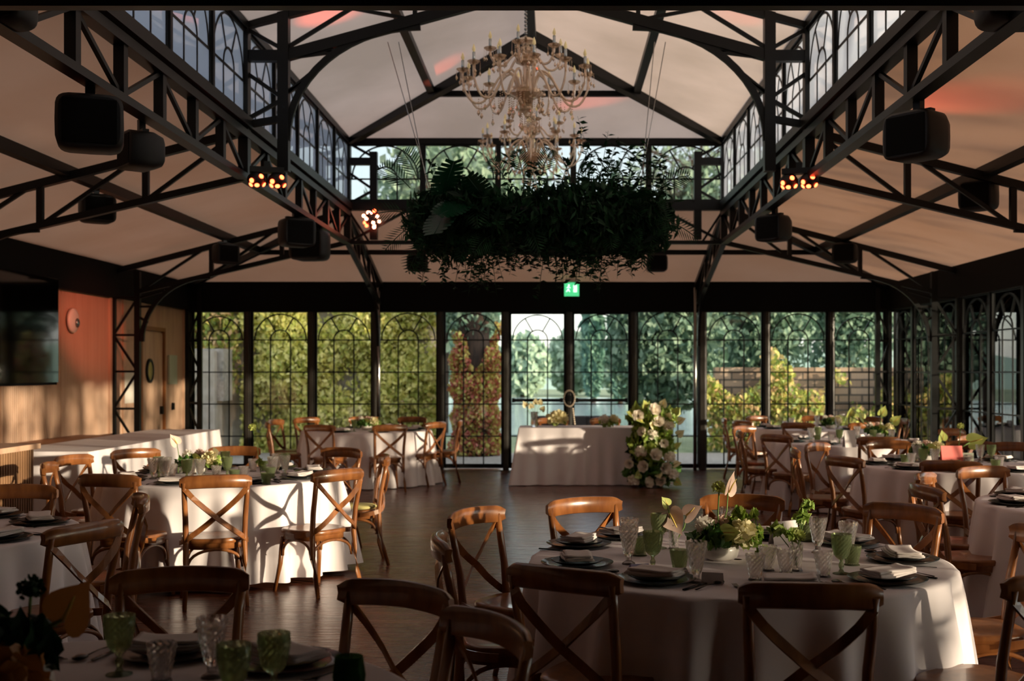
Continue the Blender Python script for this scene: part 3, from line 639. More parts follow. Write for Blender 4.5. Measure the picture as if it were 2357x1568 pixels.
TN = {1: 'large near table', 2: 'table by the buffet', 3: 'table by the ivy windows', 4: 'far corner table', 5: 'second table from the far corner', 6: 'table with the pink-lit card',
      7: 'table along the glass side wall', 8: 'table by the bar counter', 9: 'dim front table'}
def hour(t, x, y): return int(round(math.atan2(x-TABLES[t][0], y-TABLES[t][1])/(2*PI)*12)) % 12
def uniq(fmt, t, x, y):
    h = hour(t, x, y)
    for k in (0, 1, -1, 2, -2, 3, -3, 4, -4, 5, -5, 6):
        lb = fmt % (HOURS[(h+k) % 12], TN[t])
        if lb not in LABELS: LABELS.add(lb); return lb
    lb += ', the extra one'; LABELS.add(lb); return lb
CHAIRS = {
 1: [(.145,6.45),(1.08,6.62),(1.875,6.14),(-.435,5.95),(-.51,4.95),(.008,4.13),(.85,3.82),(1.76,4.05),(2.2,5.2)],
 2: [(-2.28,7.83),(-3.06,7.9),(-1.52,8.33),(-1.40,9.8),(-1.93,10.7),(-3.0,10.9),(-3.83,10.55),(-4.08,9.75),(-3.93,8.93)],
 3: [(-3.13,15.35),(-2.16,15.35),(-1.62,16.25),(-1.35,16.9),(-2.2,18.15),(-2.98,18.2),(-3.85,17.9),(-4.15,17.1),(-4.05,16.3)],
 4: [(3.36,16.02),(4.3,16.02),(2.56,17.6),(2.68,16.7),(3.2,18.5),(4.22,18.6),(5.0,18.2),(5.3,17.4)],
 5: [(2.46,12.98),(2.43,15.05),(2.2,13.9),(4.95,14.3),(4.6,12.85),(3.5,12.45)],
 6: [(3.11,9.1),(2.37,9.6),(2.19,10.67),(2.56,11.45),(3.4,11.85),(4.23,11.75),(4.6,11.5),(4.9,10.1)],
 7: [(2.26,7.17),(2.52,8.0),(3.15,8.6),(4.4,8.5),(5.0,7.6)],
 8: [(-2.14,5.37),(-2.32,6.6),(-3.29,7.2)],
 9: [(-1.33,4.15),(-.5,3.86),(-.16,3.34)],
}
CH = 'bentwood cross-back chair at the %s o\'clock seat of the %s'
for t, L in CHAIRS.items():
    tx, ty = TABLES[t]
    for i, (x, y) in enumerate(L):
        d = Vector((tx-x, ty-y)).normalized(); j = (rnd.uniform(-.12, .12))
        d = Vector((d.x*math.cos(j)-d.y*math.sin(j), d.x*math.sin(j)+d.y*math.cos(j)))
        spawn('chair', build_chair, (x+d.x*.285, y+d.y*.285, 0), math.atan2(-d.x, d.y), uniq(CH, t, x, y), 'chair', 'chairs round the %s' % TN[t])
for x, lb in ((0.0, 'bentwood cross-back chair behind the head table, beside the sphere vase'), (.80, 'bentwood cross-back chair behind the head table, beside the tall flowers')):
    spawn('chair', build_chair, (x, 17.45, 0), PI+.06, lb, 'chair', 'chairs behind the head table')
# seat pad
f = MB(); f.lathe([(.0001,0),(.17,0),(.185,.012),(.17,.026),(.0001,.03)], 24); tag(f.build('seat_cushion', 'seat_pad', loc=(-1.67, 9.72, .463)), 'thin yellow seat pad on the chair turned to the dance floor', 'cushion')

# ------------------------------------------------------------------ tables and cloths
def cloth_mesh(R, zt, zb, folds, seed, flare=.10):
    q = random.Random(seed); ph = [q.uniform(0, 2*PI) for _ in range(4)]; n = 288; rings = []
    for rr in (.02, .3, .6, .85, .95, .985): rings.append((rr*R, zt, 0))
    rings.append((R*1.0, zt-.004, 0)); rings.append((R*1.008, zt-.014, 0.02))
    m = 16
    for i in range(1, m+1): u = i/m; rings.append((R*1.01+flare*u*.7, zt-.014-(zt-.014-zb)*u, u))
    V = []
    for rad, z, u in rings:
        for k in range(n):
            a = 2*PI*k/n
            w_ = (math.sin(folds*a+ph[0]+1.2*math.sin(3*a+ph[1]))+.5*math.sin(folds*1.7*a+ph[2])*math.sin(2*a+ph[3]))
            amp = .085*u**.6 if u > 0 else 0
            rr = rad+amp*(w_*.75)+.03*u*math.sin(4*a+ph[1])
            V.append((rr*math.cos(a), rr*math.sin(a), z))
    f = MB(); f.add(V, [(i*n+k, i*n+(k+1) % n, (i+1)*n+(k+1) % n, (i+1)*n+k) for i in range(len(rings)-1) for k in range(n)], True); return f
TZ = .765
def build_table():
    r = empty('round_table'); MB().lathe([(.0001,.72),(.90,.72),(.905,.735),(.90,.75),(.0001,.75)], 48).build('tabletop', 'table_wood', r)
    MB().lathe([(.045,.05),(.045,.72)], 16).build('pedestal', 'black_steel', r)
    MB().box((0,0,.025), (.9,.08,.05)).box((0,0,.025), (.08,.9,.05)).build('foot', 'black_steel', r); return r
for t, (x, y) in TABLES.items():
    spawn('table', build_table, (x, y, 0), 0, 'round banquet table under the white cloth of the %s' % TN[t], 'table', 'round banquet tables')
    tag(cloth_mesh(.925, TZ, .045 if t == 2 else .012, 17 if t != 1 else 19, t*13).build('tablecloth', 'cloth', loc=(x, y, 0)), 'white floor-length cloth draped over the %s' % TN[t], 'tablecloth', 'white round tablecloths')
def box_cloth(cx, cy, w2, d2, zt, label, drop=.01, fl=.10, seed=3, group=None):
    """cloth over a rectangular table"""
    q = random.Random(seed); f = MB(); per = []; nx = 60; ny = 60
    def rect(k):        # k in 0..1 round the rectangle
        L = 4*(w2+d2); s_ = k*L
        for (dx, dy, ln, x0, y0) in ((1,0,2*w2,-w2,-d2),(0,1,2*d2,w2,-d2),(-1,0,2*w2,w2,d2),(0,-1,2*d2,-w2,d2)):
            if s_ <= ln+1e-9: return (x0+dx*s_, y0+dy*s_, dy, -dx)
            s_ -= ln
        return (-w2, -d2, 0, -1)
    n = 320; V = []; rings = 14
    for i in range(rings+1):
        u = i/rings
        for k in range(n):
            x, y, nx_, ny_ = rect(k/n); a = k/n*2*PI
            cr = max(0, 1-min(abs(abs(x)-w2)+abs(abs(y)-d2), .25)/.25)
            off = fl*u*.5+fl*1.0*u*cr+.028*u*math.sin(a*23+seed+math.sin(a*5))
            lx, ly = x/w2, y/d2; vv = Vector((nx_, ny_)).normalized(); cv = Vector((math.copysign(1, x), math.copysign(1, y))).normalized(); dd = vv.lerp(cv, cr)
            V.append((x+dd.x*off, y+dd.y*off, zt-(zt-drop)*u))
    f.add(V, [(i*n+k, i*n+(k+1) % n, (i+1)*n+(k+1) % n, (i+1)*n+k) for i in range(rings) for k in range(n)], True); f.add(V[:n], [tuple(range(n))])
    return tag(f.build('tablecloth', 'cloth', loc=(cx, cy, 0)), label, 'tablecloth', group)
def rect_table(cx, cy, w_, d_, z, label):
    r = empty('rectangular_table', (cx, cy, 0)); tag(r, label, 'table'); MB().box((0,0,z-.03), (w_-.04, d_-.04, .03)).build('tabletop', 'table_wood', r)
    for sx in (-1, 1):
        for sy in (-1, 1): MB().tube([(sx*(w_/2-.08), sy*(d_/2-.08), 0), (sx*(w_/2-.08), sy*(d_/2-.08), z-.05)], .02, 8).build('leg', 'black_steel', r)
rect_table(.45, 16.8, 1.9, .8, .80, 'rectangular head table under its white cloth by the doors'); box_cloth(.45, 16.8, .95, .4, .81, 'white cloth with soft side folds over the head table', fl=.12)
rect_table(-4.95, 13.4, .9, 4.3, .82, 'long buffet table along the timber wall'); box_cloth(-4.95, 13.4, .46, 2.17, .83, 'white cloth over the long buffet table by the timber wall', seed=8)

# ------------------------------------------------------------------ tableware
def relief(rows, amp, dia=True):
    return (lambda i, a: amp*((i+a) % 2 - .5) if dia else amp*(a % 2-.5))
def goblet_mesh(h, rb, n=28, amp=.05):
    z = lambda q: q*h
    prof = [(.0001,0),(rb*.85,z(.0)),(rb*.85,z(.015)),(rb*.3,z(.05)),(rb*.16,z(.12)),(rb*.26,z(.18)),(rb*.27,z(.24)),(rb*.16,z(.30)),(rb*.22,z(.36)),(rb*.55,z(.42))]
    for k in range(9): q = k/8; prof.append((rb*(.72+.28*math.sin(q*PI*.55)), z(.48+.46*q)))
    prof += [(rb*1.0, z(1.0)), (rb*.95, z(1.0)), (rb*.93, z(.9)), (rb*.6, z(.48)), (.0001, z(.44))]
    return MB().lathe(prof, n, mod=lambda i, a: amp*(((i+a) % 2)-.5) if 9 < i < 19 else 0, smooth=False)
def vglass_mesh(h, r0, r1, n=24, amp=.06, stem=True):
    z = lambda q: q*h; prof = [(.0001,0),(r0*1.05,0),(r0*1.0,z(.04))]
    if stem: prof += [(r0*.45, z(.10)), (r0*.5, z(.20)), (r0*.8, z(.28))]
    for k in range(10): q = k/9; b = .32 if stem else .08; prof.append((r0*.85*(1-q)+r1*q, z(b+(.92-b)*q)))
    prof += [(r1, z(1)), (r1*.95, z(1)), (r1*.9, z(.88)), (r0*.5, z(.35 if stem else .12)), (.0001, z(.33 if stem else .1))]
    b0 = 6 if stem else 3
    return MB().lathe(prof, n, mod=lambda i, a: amp*(((i+a) % 2)-.5) if b0 <= i < b0+10 else 0, smooth=False)
B = {
 'green_goblet': lambda: goblet_mesh(.165, .042).build('green_goblet', 'green_glass'),
 'crystal_goblet': lambda: vglass_mesh(.165, .028, .043).build('crystal_goblet', 'crystal'),
 'crystal_tumbler': lambda: vglass_mesh(.105, .028, .040, stem=False).build('crystal_tumbler', 'crystal'),
 'green_tumbler': lambda: vglass_mesh(.085, .033, .041, 32, .04, False).build('green_tumbler', 'green_glass'),
 'bud_vase': lambda: vglass_mesh(.115, .024, .026, 20, .10, False).build('bud_vase', 'crystal'),
}
def charger():
    return MB().lathe([(.0001,.0),(.09,0),(.12,.004),(.155,.016),(.157,.019),(.12,.010),(.09,.006),(.0001,.006)], 40).build('charger_plate', 'dark_plate')
def plate():
    return MB().lathe([(.0001,0),(.065,0),(.085,.004),(.112,.016),(.114,.019),(.085,.009),(.06,.006),(.0001,.006)], 36).build('dinner_plate', 'charcoal_plate')
def napkin():
    f = MB(); nx, ny = 16, 8; lay = []
    for l in range(3):
        V = []; top = .006+.0085*l
        for s_ in (0, 1):
            for i in range(nx+1):
                for j in range(ny+1):
                    u = i/nx-.5; v = j/ny-.5
                    z = top+.0075*s_+.012*u*u*4*(.6+.4*u)+.002*math.sin(u*7+l)+.0015*math.sin(v*8+2*l)
                    V.append((u*(.215-.008*l)+.008*v, v*(.125-.006*l)+.01*math.sin(u*4+l)*.6, z))
        m = (nx+1)*(ny+1); idx = lambda s_, i, j: s_*m+i*(ny+1)+j; Fs = []
        for i in range(nx):
            for j in range(ny):
                Fs.append((idx(1,i,j), idx(1,i+1,j), idx(1,i+1,j+1), idx(1,i,j+1))); Fs.append((idx(0,i,j), idx(0,i,j+1), idx(0,i+1,j+1), idx(0,i+1,j)))
        for i in range(nx): Fs += [(idx(0,i,0), idx(0,i+1,0), idx(1,i+1,0), idx(1,i,0)), (idx(0,i+1,ny), idx(0,i,ny), idx(1,i,ny), idx(1,i+1,ny))]
        for j in range(ny): Fs += [(idx(0,0,j+1), idx(0,0,j), idx(1,0,j), idx(1,0,j+1)), (idx(0,nx,j), idx(0,nx,j+1), idx(1,nx,j+1), idx(1,nx,j))]
        f.add(V, Fs, True)
    return f.build('folded_napkin', 'napkin')
def fork():
    f = MB(); f.sweep([(0,-.10,.004),(0,-.02,.008),(0,.035,.006),(0,.06,.004)], [(-.0045,-.0012),(.0045,-.0012),(.0045,.0012),(-.0045,.0012)], scales=[1.1,.7,1.0,2.1])
    for k in (-1.5,-.5,.5,1.5): f.bar((k*.0055,.058,.004), (k*.0055,.10,.009), .0028, .002)
    return f.build('table_fork', 'cutlery_metal')
def knife():
    f = MB(); f.sweep([(0,-.11,.004),(0,-.02,.005),(0,.0,.005)], [(-.006,-.003),(.006,-.003),(.006,.003),(-.006,.003)]); f.sweep([(0,0,.005),(.001,.05,.005),(.002,.10,.005),(-.004,.115,.005)], [(-.008,-.001),(.008,-.001),(.008,.001),(-.008,.001)], scales=[.9,1,.9,.2]); return f.build('table_knife', 'cutlery_metal')
def spoon():
    f = MB(); f.sweep([(0,-.10,.004),(0,-.02,.009),(0,.05,.006)], [(-.0045,-.0012),(.0045,-.0012),(.0045,.0012),(-.0045,.0012)], scales=[1.1,.6,.8]); f.ball((0,.075,.009), .027, 8, (.75,1.1,.28)); return f.build('table_spoon', 'cutlery_metal')
B.update(charger=charger, plate=plate, napkin=napkin, fork=fork, knife=knife, spoon=spoon)
def setting(t, x, y, cut=True, full=True):
    tx, ty = TABLES[t]; d = Vector((tx-x, ty-y)); d = d.normalized() if d.length > .01 else Vector((0,1)); a = math.atan2(-d.x, d.y); sx = Vector((d.y, -d.x)); g = TN[t]
    if full: spawn('charger', B['charger'], (x, y, TZ), a, uniq('dark charger plate at the %s o\'clock place of the %s', t, x, y), 'plate', 'charger plates on the %s' % g)
    z = TZ+(.0075 if full else 0)
    spawn('plate', B['plate'], (x, y, z+.002), a, uniq('small charcoal plate at the %s o\'clock place of the %s', t, x, y), 'plate', 'dinner plates on the %s' % g)
    spawn('napkin', B['napkin'], (x, y, z+.012), a+rnd.uniform(-.25,.25), uniq('white folded napkin at the %s o\'clock place of the %s', t, x, y), 'napkin', 'napkins on the %s' % g)
    if cut:
        for nm, s_, lb in (('fork', -1, 'fork'), ('knife', 1, 'knife'), ('spoon', 1.22, 'spoon')):
            p = Vector((x, y))+sx*(.185*s_)+d*(.0 if nm != 'spoon' else .02)
            spawn(nm, B[nm], (p.x, p.y, TZ+.001), a+rnd.uniform(-.1,.1), uniq('dark '+lb+' at the %s o\'clock place of the %s', t, x, y), lb, lb+'s on the %s' % g if lb != 'knife' else 'knives on the %s' % g)
GL = {'green_goblet': ('green diamond-relief goblet', 'goblet'), 'crystal_goblet': ('clear cut-crystal goblet', 'goblet'), 'crystal_tumbler': ('clear cut-crystal tumbler', 'glass'), 'green_tumbler': ('green diamond-relief tumbler', 'glass'), 'bud_vase': ('narrow clear textured bud vase', 'vase')}
def glass(t, kind, x, y, sc=1.0):
    w_, cat = GL[kind]; spawn(kind, B[kind], (x, y, TZ), rnd.uniform(0, 6), uniq(w_+' on the %s o\'clock side of the %s', t, x, y), cat, w_+'s on the %s' % TN[t], sc)
for x, y in ((.12,5.57),(.10,5.0),(.41,4.62),(.905,4.45),(1.33,4.62),(1.54,5.12),(.34,5.85),(1.07,5.86),(1.42,5.62)): setting(1, x, y)
for k, x, y in (('green_goblet',.417,4.885),('green_goblet',.50,5.5),('green_tumbler',.53,4.9),('green_tumbler',.39,5.28),('crystal_goblet',.347,5.33),('crystal_goblet',.325,5.04),('crystal_goblet',.565,4.6),
                ('crystal_tumbler',.81,4.66),('crystal_tumbler',.96,4.80),('crystal_tumbler',.90,4.88),('bud_vase',1.02,4.87),('crystal_goblet',1.22,5.36),('crystal_goblet',1.32,5.20),('crystal_tumbler',1.10,4.73),
                ('green_goblet',1.19,4.80),('green_tumbler',1.29,5.02),('green_tumbler',1.25,5.72),('crystal_goblet',.86,5.75),('bud_vase',.567,5.48)): glass(1, k, x, y)
for x, y in ((-1.13,3.42),(-.76,3.30),(-1.62,3.30)): setting(9, x, y)
for k, x, y in (('green_goblet',-1.20,3.20),('crystal_tumbler',-1.06,3.13),('crystal_goblet',-.935,3.17),('green_goblet',-.79,2.86),('green_goblet',-.72,2.98),('bud_vase',-1.5,3.15)): glass(9, k, x, y)
f = MB(); f.lathe([(.0001,0),(.028,0),(.040,.02),(.043,.05),(.036,.10),(.034,.10),(.041,.05),(.038,.022),(.0001,.01)], 24); tag(f.build('stemless_glass', 'darkgreen_glass', loc=(-.53, 3.0, TZ)), 'dark green stemless tumbler at the dance-floor edge of the dim front table', 'glass')
def ring_settings(t, angs, cut, glasses=2):
    tx, ty = TABLES[t]
    for i, a in enumerate(angs):
        r_ = .73; x, y = tx+r_*math.sin(a), ty+r_*math.cos(a); setting(t, x, y, cut)
        for k in range(glasses):
            kk = ['crystal_goblet', 'green_goblet', 'crystal_tumbler', 'green_tumbler'][(i*2+k+t) % 4 if glasses < 3 else k]
            b = a+.18*(k-.5); q = .44+.05*(k % 2); glass(t, kk, tx+q*math.sin(b), ty+q*math.cos(b))
def chair_angles(t): return [math.atan2(x-TABLES[t][0], y-TABLES[t][1]) for x, y in CHAIRS[t]]
ring_settings(2, [2.6, 3.35, 1.95, 4.3, 5.2, 1.15, .4, 5.95], True, 2)
ring_settings(3, [2.75, 3.5, 2.0, 4.4, 1.2, .4, 5.9, 5.1], False, 1)
ring_settings(4, [2.6, 3.4, 4.3, 5.1, .4, 1.2], False, 1)
ring_settings(5, [3.8, 4.6, 5.5, .3, 2.9, 2.1], False, 2)
ring_settings(6, [3.5, 4.1, 4.9, 5.6, .1, .8, 2.8], True, 2)
ring_settings(7, [4.0, 4.75, 5.5, .1, 3.3], True, 1)
ring_settings(8, [1.9, 1.0, .3, 2.6], True, 0)
# extra crystal cluster on the buffet-side table
for k, px, py in (('crystal_goblet',352,1100),('crystal_goblet',375,1098),('crystal_tumbler',395,1095),('green_goblet',523,1097),('crystal_goblet',440,1103),('crystal_tumbler',498,1100),('crystal_goblet',628,1096),('crystal_goblet',656,1092),('green_tumbler',613,1112)):
    p = W(px, py+3, Z=TZ); glass(2, k, p.x, p.y)
# ------------------------------------------------------------------ flowers
def heart(mb, M, L, Wd, cup=.25):
    n = 14; V = [(0, .32*L, 0)]
    for i in range(n*2):
        a = 2*PI*i/(n*2); x = Wd*math.sin(a)**3*.5; y = L*(12-(13*math.cos(a)-5*math.cos(2*a)-2*math.cos(3*a)-math.cos(4*a)))/29
        V.append((x, y-.15*L, cup*(x*x/(Wd*.5)+.25*y*y/L)))
    mb.add([M @ Vector(v) for v in V], [(0, i+1, (i+1) % (n*2)+1) for i in range(n*2)], True)
def orient(p, d, roll=0):
    """matrix with local +Y along d, +Z roughly outward/up"""
    y = Vector(d).normalized(); u = Vector((0,0,1)) if abs(y.z) < .95 else Vector((1,0,0)); x = y.cross(u).normalized(); z = x.cross(y)
    M = Matrix((x, y, z)).transposed().to_4x4(); M.translation = Vector(p); return M @ Matrix.Rotation(roll, 4, 'Y')
def anthurium(parent, p, d, size, m, roll=0, base=None):
    M_ = orient(p, d); hx = Vector((0, -1, .35)); roll = roll*.8+math.atan2(hx.dot(M_.col[0].to_3d()), hx.dot(M_.col[2].to_3d())); f = MB(); heart(f, orient(p, d, roll), size, size*.8); o = f.build('anthurium_bloom', m, parent)
    M = orient(p, d, roll); f = MB(); f.tube([M @ Vector((0, 0, .004)), M @ Vector((0, size*.3, size*.12)), M @ Vector((0, size*.55, size*.22))], size*.035, 6, scales=[1,.9,.4]); f.build('spadix', 'spadix', o)
    if base is not None:
        b = Vector(base); q = Vector(p); mid = (b+q)/2+Vector((rnd.uniform(-.02,.02), rnd.uniform(-.02,.02), .02)); f = MB(); f.tube([b, mid, q], .003 if size < .14 else .006, 5); f.build('stem', 'stem_green', parent)
def ruffle(parent, name, c, r, m, n=60, sc=(1,1,1)):
    """a rounded head of many small curled petals"""
    f = MB(); g = 2.399963
    for i in range(n):
        z = 1-2*(i+.5)/n
        if z < -.75: continue
        rr = math.sqrt(1-z*z); d = Vector((rr*math.cos(i*g), rr*math.sin(i*g), z)); q = rnd.uniform(.82, 1.0)
        p = Vector(c)+Vector((d.x*r*sc[0]*q, d.y*r*sc[1]*q, d.z*r*sc[2]*q)); M = orient(p, (d+Vector((rnd.uniform(-.8,.8), rnd.uniform(-.8,.8), rnd.uniform(-.5,.8)))).normalized(), rnd.uniform(-1.5, 1.5)); s_ = r*.62
        f.add([M @ Vector(v) for v in ((0,-s_*.4,0),(s_*.45,0,s_*.15),(s_*.3,s_*.4,s_*.05),(0,s_*.5,s_*.18),(-s_*.3,s_*.4,s_*.05),(-s_*.45,0,s_*.15))], [(0,1,2,3),(0,3,4,5)], True)
    f.ball(c, r*.72, 8, sc); return f.build(name, m, parent)
def rose(parent, c, r, m, d=(0,-1,.4)):
    """cupped bloom of overlapping petal rings"""
    f = MB(); M0 = orient(c, d) @ Matrix.Rotation(-PI/2, 4, 'X')
    for k, (q, np_, op) in enumerate(((1.0, 7, .55), (.8, 6, .35), (.58, 5, .2), (.36, 4, .08))):
        for i in range(np_):
            a = 2*PI*(i+.5*(k % 2))/np_; V = []
            for u in range(5):
                for v in range(4):
                    aa = a+(u-2)/2*.62*2*PI/np_; h = v/3; rad = r*q*(.35+.65*h**.7+op*.35*h*h)*(1-.08*abs(u-2)*h); V.append(M0 @ Vector((rad*math.cos(aa), rad*math.sin(aa), r*(h*.95*(1.15-.35*op)-.4)-(abs(u-2)**2)*.03*r*h)))
            f.add(V, [(u*4+v, (u+1)*4+v, (u+1)*4+v+1, u*4+v+1) for u in range(4) for v in range(3)], True)
    return f.build('rose_bloom', m, parent)
def leaves(parent, c, r, n, m, size=.03, name='foliage', hollow=.3):
    f = MB(); leafset(f, inell(n, c, r, hollow), size, aspect=1.8); o = f.build(name, m, parent); o['kind'] = 'stuff'; return o
def centerpiece(loc, label, big=1.0, tall=True):
    r = empty('flower_arrangement', loc); tag(r, label, 'flowers', 'table centrepieces')
    MB().lathe([(.0001,0),(.05,0),(.075,.015),(.085,.045),(.08,.075),(.075,.075),(.078,.045),(.068,.02),(.0001,.012)], 30).build('bowl', 'bowl_white', r)
    leaves(r, (-.03,-.02,.10), (.12*big,.10*big,.055), 240, 'leaf_green', .035); leaves(r, (.10,-.02,.10), (.09*big,.08,.05), 160, 'leaf_light', .03)
    ruffle(r, 'hydrangea_bloom', (.09*big,-.05,.12), .06, 'petal_cream', 70); ruffle(r, 'carnation_bloom', (-.07*big,.0,.15), .042, 'petal_white', 50); ruffle(r, 'carnation_bloom', (.01,.02,.16), .036, 'petal_blush', 50); ruffle(r, 'carnation_bloom', (.05,.05,.15), .036, 'petal_white', 50)
    anthurium(r, (.0,-.10,.135), (.9,-.4,.05), .10, 'petal_lime', .3, (0,0,.08))
    if tall:
        anthurium(r, (.035,0,.30), (.25,.1,1), .12, 'petal_blush', 1.2, (0,0,.1)); f = MB(); f.tube([(0,0,.1),(-.01,0,.2),(-.005,0,.30)], .0035, 5); f.build('stem', 'stem_green', r); ruffle(r, 'hellebore_bloom', (-.005,0,.32), .028, 'petal_lime', 40)
        P = [(.03,0,.12),(.10,0,.20),(.15,0,.20),(.17,-.01,.12),(.175,-.01,.04)]; MB().tube(P, .003, 5).build('stem', 'stem_green', r)
        for k, p in enumerate(P[1:]+[(.06,0,.17),(.09,.01,.21)]): leaves(r, p, (.022,.022,.022), 14, 'leaf_light', .03, 'leaf_sprig')
    return r
centerpiece((.74, 5.16, TZ), 'low white bowl of blush anthurium, hydrangea and trailing greens on the large near table')
# bud vases of the near table: two anthuriums, hellebore and a sprig
def stemflower(base, tops, label, kind='anth'):
    r = empty('cut_flowers', base); tag(r, label, 'flowers', 'loose stems in vases')
    for (dx, dy, dz, d, sz, m, roll) in tops:
        if m in ('leaf_light', 'leaf_green'):
            MB().tube([(0,0,.01),(dx*.4,dy*.4,dz*.6),(dx,dy,dz)], .0022, 5).build('stem', 'stem_green', r); leaves(r, (dx,dy,dz), (.03,.03,.02), 22, m, .03, 'leaf_sprig')
        elif sz < 0:
            MB().tube([(0,0,.01),(dx*.4,dy*.4,dz*.6),(dx,dy,dz)], .0022, 5).build('stem', 'stem_green', r); ruffle(r, 'carnation_bloom', (dx,dy,dz), -sz, m, 46)
        else: anthurium(r, (dx,dy,dz), d, sz, m, roll, (0,0,.01))
    return r
stemflower((.567,5.48,TZ+.006), [(-.02,0,.16,(.35,-.3,-.6),.15,'petal_blush',.4),(.06,.0,.15,(.5,-.3,.35),.12,'petal_blush',-.5),(-.03,0,.20,(-.3,-.2,.4),.07,'petal_lime',.2)], 'pale blush anthuriums in the bud vase behind the green goblet')
stemflower((1.02,4.87,TZ+.006), [(-.03,0,.15,None,0,'leaf_light',0),(.01,0,.14,None,-.026,'petal_lime',0),(-.08,.05,.16,None,0,'leaf_light',0),(.10,.25,.24,None,0,'leaf_light',0),(.06,.18,.20,None,0,'leaf_light',0)], 'green sprigs and lime carnation in the textured bud vase')
# other tables' flowers
centerpiece(tuple(W(455, 1090, Z=TZ)), 'white and green flower bowl with a striped leaf on the table by the buffet', 1.2, False)
stemflower(tuple(W(600, 1092, Z=TZ)), [(-.07,0,.38,None,-.03,'petal_lime',0),(.0,0,.10,None,0,'leaf_light',0)], 'single tall lime flower on a curved stem on the table by the buffet')
r = stemflower(tuple(W(410, 1092, Z=TZ)), [(-.01,0,.25,(-.3,-.2,.5),.12,'petal_blush',.5),(.30,0,.17,(.5,-.6,.2),.12,'petal_cream',.3)], 'dusky anthurium pair leaning out over the table by the buffet')
centerpiece((-2.7,16.75,TZ), 'green and white flower bowl on the table by the ivy windows', 1.2, False)
centerpiece((4.1,17.2,TZ), 'small white flower bowl on the far corner table', 1.1, False)
c5 = W(2020, 1008, Z=TZ); r = centerpiece(tuple(c5), 'lime anthurium and cream flower bowl on the second table from the far corner', 1.4, False)
for dx, dz, d in ((-.18,.24,(-.6,-.3,.5)), (.20,.20,(.6,-.3,.6)), (.05,.30,(.2,-.3,.7)), (-.35,.28,(-.1,-.5,.8))): anthurium(r, (dx,0,dz), d, .16, 'petal_lime', .3, (0,0,.05))
c6 = W(2130, 1062, Z=TZ); r = centerpiece(tuple(c6), 'green and cream flower bowl beside the pink-lit card', 1.1, False)
anthurium(r, (.42,0,.18), (.9,-.3,.25), .2, 'petal_lime', .2, (.25,0,.05)); anthurium(r, (.16,0,.2), (-.2,-.3,.9), .13, 'petal_lime', .2, (.2,0,.05)); f = MB(); f.tube([(.3,0,.05),(.32,0,.2),(.33,0,.32)], .004, 5); f.build('stem', 'stem_green', r); ruffle(r, 'hellebore_bloom', (.33,0,.33), .03, 'petal_lime', 40)
# dim front table flowers
r = empty('flower_arrangement', tuple(Vector((-1.36, 2.95, TZ)))); tag(r, 'dark leafy flowers with one big dried orange anthurium on the dim front table', 'flowers', 'table centrepieces')
MB().lathe([(.0001,0),(.06,0),(.085,.04),(.075,.09),(.0001,.09)], 24).build('bowl', 'bowl_white', r); leaves(r, (-.03,0,.13), (.13,.10,.09), 320, 'leaf_dark', .045); ruffle(r, 'hydrangea_bloom', (.02,-.10,.06), .09, 'petal_orange', 70)
anthurium(r, (.10,.03,.20), (.62,-.2,.8), .17, 'petal_orange', .2, (0,0,.1)); anthurium(r, (-.06,0,.2), (-.2,-.2,.9), .09, 'leaf_dark', .4, (0,0,.1))
f = MB(); f.tube([(.0,.02,.1),(.015,.02,.2),(.02,.02,.27)], .004, 5); f.build('stem', 'stem_green', r); ruffle(r, 'hellebore_bloom', (.02,.02,.28), .03, 'leaf_dark', 40)
# head table flowers
r = empty('floor_arrangement', (1.38, 16.2, 0)); tag(r, 'tall cascade of white roses, lime anthuriums and greens beside the head table', 'flowers')
for c, rr, n, m in (((0,-.04,.2),(.42,.22,.2),520,'leaf_green'), ((-.02,-.04,.6),(.34,.22,.35),700,'leaf_light'), ((0,-.04,.98),(.40,.22,.2),420,'leaf_light'), ((-.1,0,.55),(.25,.15,.4),260,'leaf_dark')): leaves(r, c, rr, n, m, .075)
q = random.Random(11)
pos = [(-.28,.10),(-.08,.08),(.10,.10),(.26,.18),(-.14,.30),(.16,.28),(-.18,.50),(.02,.46),(.14,.62),(-.02,.72),(-.16,.78),(.06,.92),(.20,.86),(-.22,1.0),(.0,1.08),(.22,.42),(-.34,.34)]
for i, (x, z) in enumerate(pos): (rose if i % 3 else ruffle)(*((r, (x, -.20-.05*q.random(), z), .055+.025*q.random(), 'petal_white', (q.uniform(-.7,.7), -1, q.uniform(-.1,.7))) if i % 3 else (r, 'hydrangea_bloom', (x, -.19, z), .075, 'petal_white', 80)))
for i, (x, z, dx, dz) in enumerate([(.28,1.04,.7,.8),(.34,.92,.9,.4),(-.12,1.12,-.3,1),(.12,1.14,.3,1),(-.30,1.0,-.9,.5),(.33,.74,.9,.7),(.30,.56,.9,.8),(.28,.32,.9,.3),(.30,.10,.6,-.4),(-.02,.86,-.3,.2),(-.16,.92,-.7,.1),(.20,.98,.1,.4),(-.2,.2,-.6,-.4),(.06,.2,.1,-.3)]):
    anthurium(r, (x, -.22, z), (dx, -.5, dz), .15, 'petal_cream' if i % 2 else 'petal_lime', q.uniform(-.8,.8), (x*.4, -.05, z*.8))
p = W(1230, 985, Y=16.75); r = empty('vase_of_callas', (p.x, 16.7, .81)); tag(r, 'narrow white vase of pale callas on the head table', 'flowers')
MB().lathe([(.0001,0),(.05,0),(.055,.05),(.05,.20),(.058,.22),(.052,.22),(.045,.19),(.0001,.02)], 20).build('vase', 'crystal', r)
